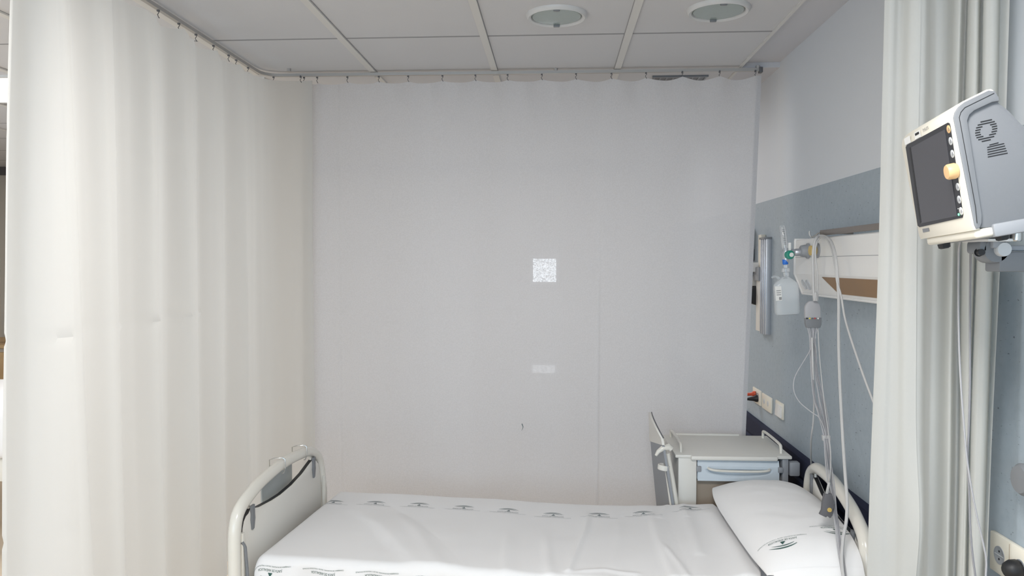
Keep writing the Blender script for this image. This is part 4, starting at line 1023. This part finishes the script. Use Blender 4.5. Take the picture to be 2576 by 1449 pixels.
# maker's name and stickers on the sloping brow (plane from the front edge back to the crest)
PA = (-.022, .1125); PB = (-.062, .1240); bu = Vector((PB[0] - PA[0], 0, PB[1] - PA[1])).normalized(); bn_ = Vector((-bu.z * -1, 0, -bu.x)).normalized()
if bn_.z < 0: bn_ = -bn_
PA0 = (-.002, .098)
vb, fb = text_polys('PHILIPS', .030, .0062)
def flatf(d, h, off=.0006): return (.0015 + off, d, h)
TH = .0935
mw(MB().add([flatf(-.0165 - x, TH + y * .9) for x, y in vb], fb)).build('maker_lettering', 'dark_grey', MR, smooth=False)
def stick(d0, d1, h0, h1, name, ml, off=.0008): mw(MB().add([flatf(d0, h0, off), flatf(d1, h0, off), flatf(d1, h1, off), flatf(d0, h1, off)], [(0, 1, 2, 3)])).build(name, ml, MR, smooth=False)
stick(.012, .045, .0845, .0975, 'sticker', 'paper'); stick(.018, .040, .091, .0955, 'sticker_print', 'black', .0012); stick(.070, .105, .084, .0975, 'sticker', 'white_plastic')
q = [scr(x, y, .0008) for x, y in ((2320, 576), (2336, 573), (2338, 582), (2322, 585))]
MB().add(q, [(0, 1, 2, 3)]).build('model_plate', 'mid_grey', MR, smooth=False)
# vents on the near side
def sx(x, y):
    d = FW + RT * ((x - 1288) / FPX) - UP * ((y - 724.5) / FPX); o_ = MO + MD * (DN + .0065)
    return CAM + d * ((o_ - CAM).dot(MD) / d.dot(MD))
def slot(m, xa, ya, xb, yb, w_):
    a = sx(xa, ya); b = sx(xb, yb); up = MU * (w_ / 2)
    m.add([a - up, b - up, b + up, a + up], [(0, 1, 2, 3)])
m = MB(); cx, cy, R_, r_ = 2481, 328, 28, 15
for i in range(9):
    yy = cy - R_ + 4 + i * 6.2; h = yy - cy; W_ = math.sqrt(max(0, R_ ** 2 - h ** 2)); wi = math.sqrt(max(0, r_ ** 2 - h ** 2)) if abs(h) < r_ else 0
    segs = [(-W_, -wi), (wi, W_)] if wi else [(-W_, W_)]
    for a, b in segs: slot(m, cx + a, yy - .22 * a, cx + b, yy - .22 * b, .0020)
for i in range(6):
    yy = 362 + i * 6.0; slot(m, 2483 + i * .4 + (6 if i == 0 else 0), yy + 3, (2512 if i < 1 else 2524 + i * 2.2), yy - 3 - (0 if i < 1 else 4), .0018)
m.build('vent_slots', 'black', MR, smooth=False)
# arm
AR = thing('wall_bracket_arm', (.87, 1.50, 1.58), 'grey wall arm with a swivel joint carrying the patient monitor', 'monitor arm')
AY = 1.50
def ap(x, y, Y=AY): return at(x, y, Y=Y)
p = ap(2452, 600); q = ap(2516, 606)
MB().box((p.x, AY - .045, q.z - .002), (q.x + .004, AY + .045, q.z + .003), .001).build('mount_plate', 'white_plastic', AR)
a = ap(2448, 604); b = ap(2516, 648)
MB().box((a.x + .002, AY - .02, ap(0, 640).z), (ap(2486, 0).x, AY + .03, q.z), .006).build('bracket_block', 'case_grey', AR)
MB().box((ap(2488, 0).x, AY - .03, ap(0, 628).z), (ap(2516, 0).x, AY + .02, q.z), .003).build('bracket_block', 'grey_plastic', AR)
MB().lathe([(.022, -.02), (.024, -.016), (.024, .016), (.022, .02)], ap(2492, 630), (0, -1, 0), n=28).build('swivel', 'case_grey', AR)
MB().lathe([(.0, .032), (.0125, .032), (.0135, .028), (.0135, -.02)], ap(2503, 628), (0, -1, 0), n=24).build('swivel_cap', 'button', AR)
MB().lathe([(.006, -.026), (.006, -.010), (.008, -.010)], ap(2458, 635), (0.2, 1, 0), n=20).build('joint_ring', 'black', AR)
MB().box((ap(2514, 0).x, AY - .012, ap(0, 634).z), (XW, AY + .012, ap(0, 621).z), .003).build('rod', 'grey_plastic', AR)
MB().box((ap(2512, 0).x, AY - .02, ap(0, 682).z), (XW, AY + .03, ap(0, 636).z), .004).build('arm_box', 'case_grey', AR)
MB().box((XW - .015, AY - .07, 1.50), (XW, AY + .08, 1.70), .004).build('wall_plate', 'case_grey', AR)
kx = at(2556, 588, Y=1.46)
MB().lathe([(.004, .014), (.004, .004), (.010, .002), (.010, -.012), (.008, -.014), (0, -.014)], kx, n=20).build('thumb_screw', 'steel', AR)
MB().box(kx + Vector((-.018, -.012, .010)), kx + Vector((.012, .03, .020)), .002).build('screw_lug', 'grey_plastic', AR)
# monitor cords dangling in front of the gathered curtain
WY = 1.70
t = thing('hanging_cord', at(2412, 900, Y=WY), 'thin grey cord hanging from the monitor, the left one where they part', 'cord', group='cords hanging below the monitor')
cab('cord', [at(2416, 606, Y=1.55), at(2412, 640, Y=1.60), at(2411, 760, Y=1.68), at(2413, 880, Y=WY), at(2418, 980, Y=WY), at(2424, 1060, Y=WY), at(2432, 1150, Y=WY), at(2444, 1230, Y=WY), at(2460, 1310, Y=WY), at(2474, 1370, Y=WY), at(2481, 1410, Y=WY), at(2480, 1449, Y=WY), at(2478, 1520, Y=WY)], .0020, 'cable_grey', t)
t = thing('hanging_cord', at(2440, 900, Y=WY), 'thin grey cord hanging from the monitor, the straighter right one', 'cord', group='cords hanging below the monitor')
cab('cord', [at(2443, 610, Y=1.55), at(2441, 660, Y=1.62), at(2440, 800, Y=WY + .01), at(2440, 960, Y=WY + .01), at(2437, 1080, Y=WY + .01), at(2434, 1150, Y=WY + .01), at(2438, 1240, Y=WY + .01), at(2441, 1330, Y=WY + .01), at(2447, 1400, Y=WY + .01), at(2455, 1460, Y=WY + .01), at(2462, 1520, Y=WY + .01)], .0022, 'cable_dark', t)
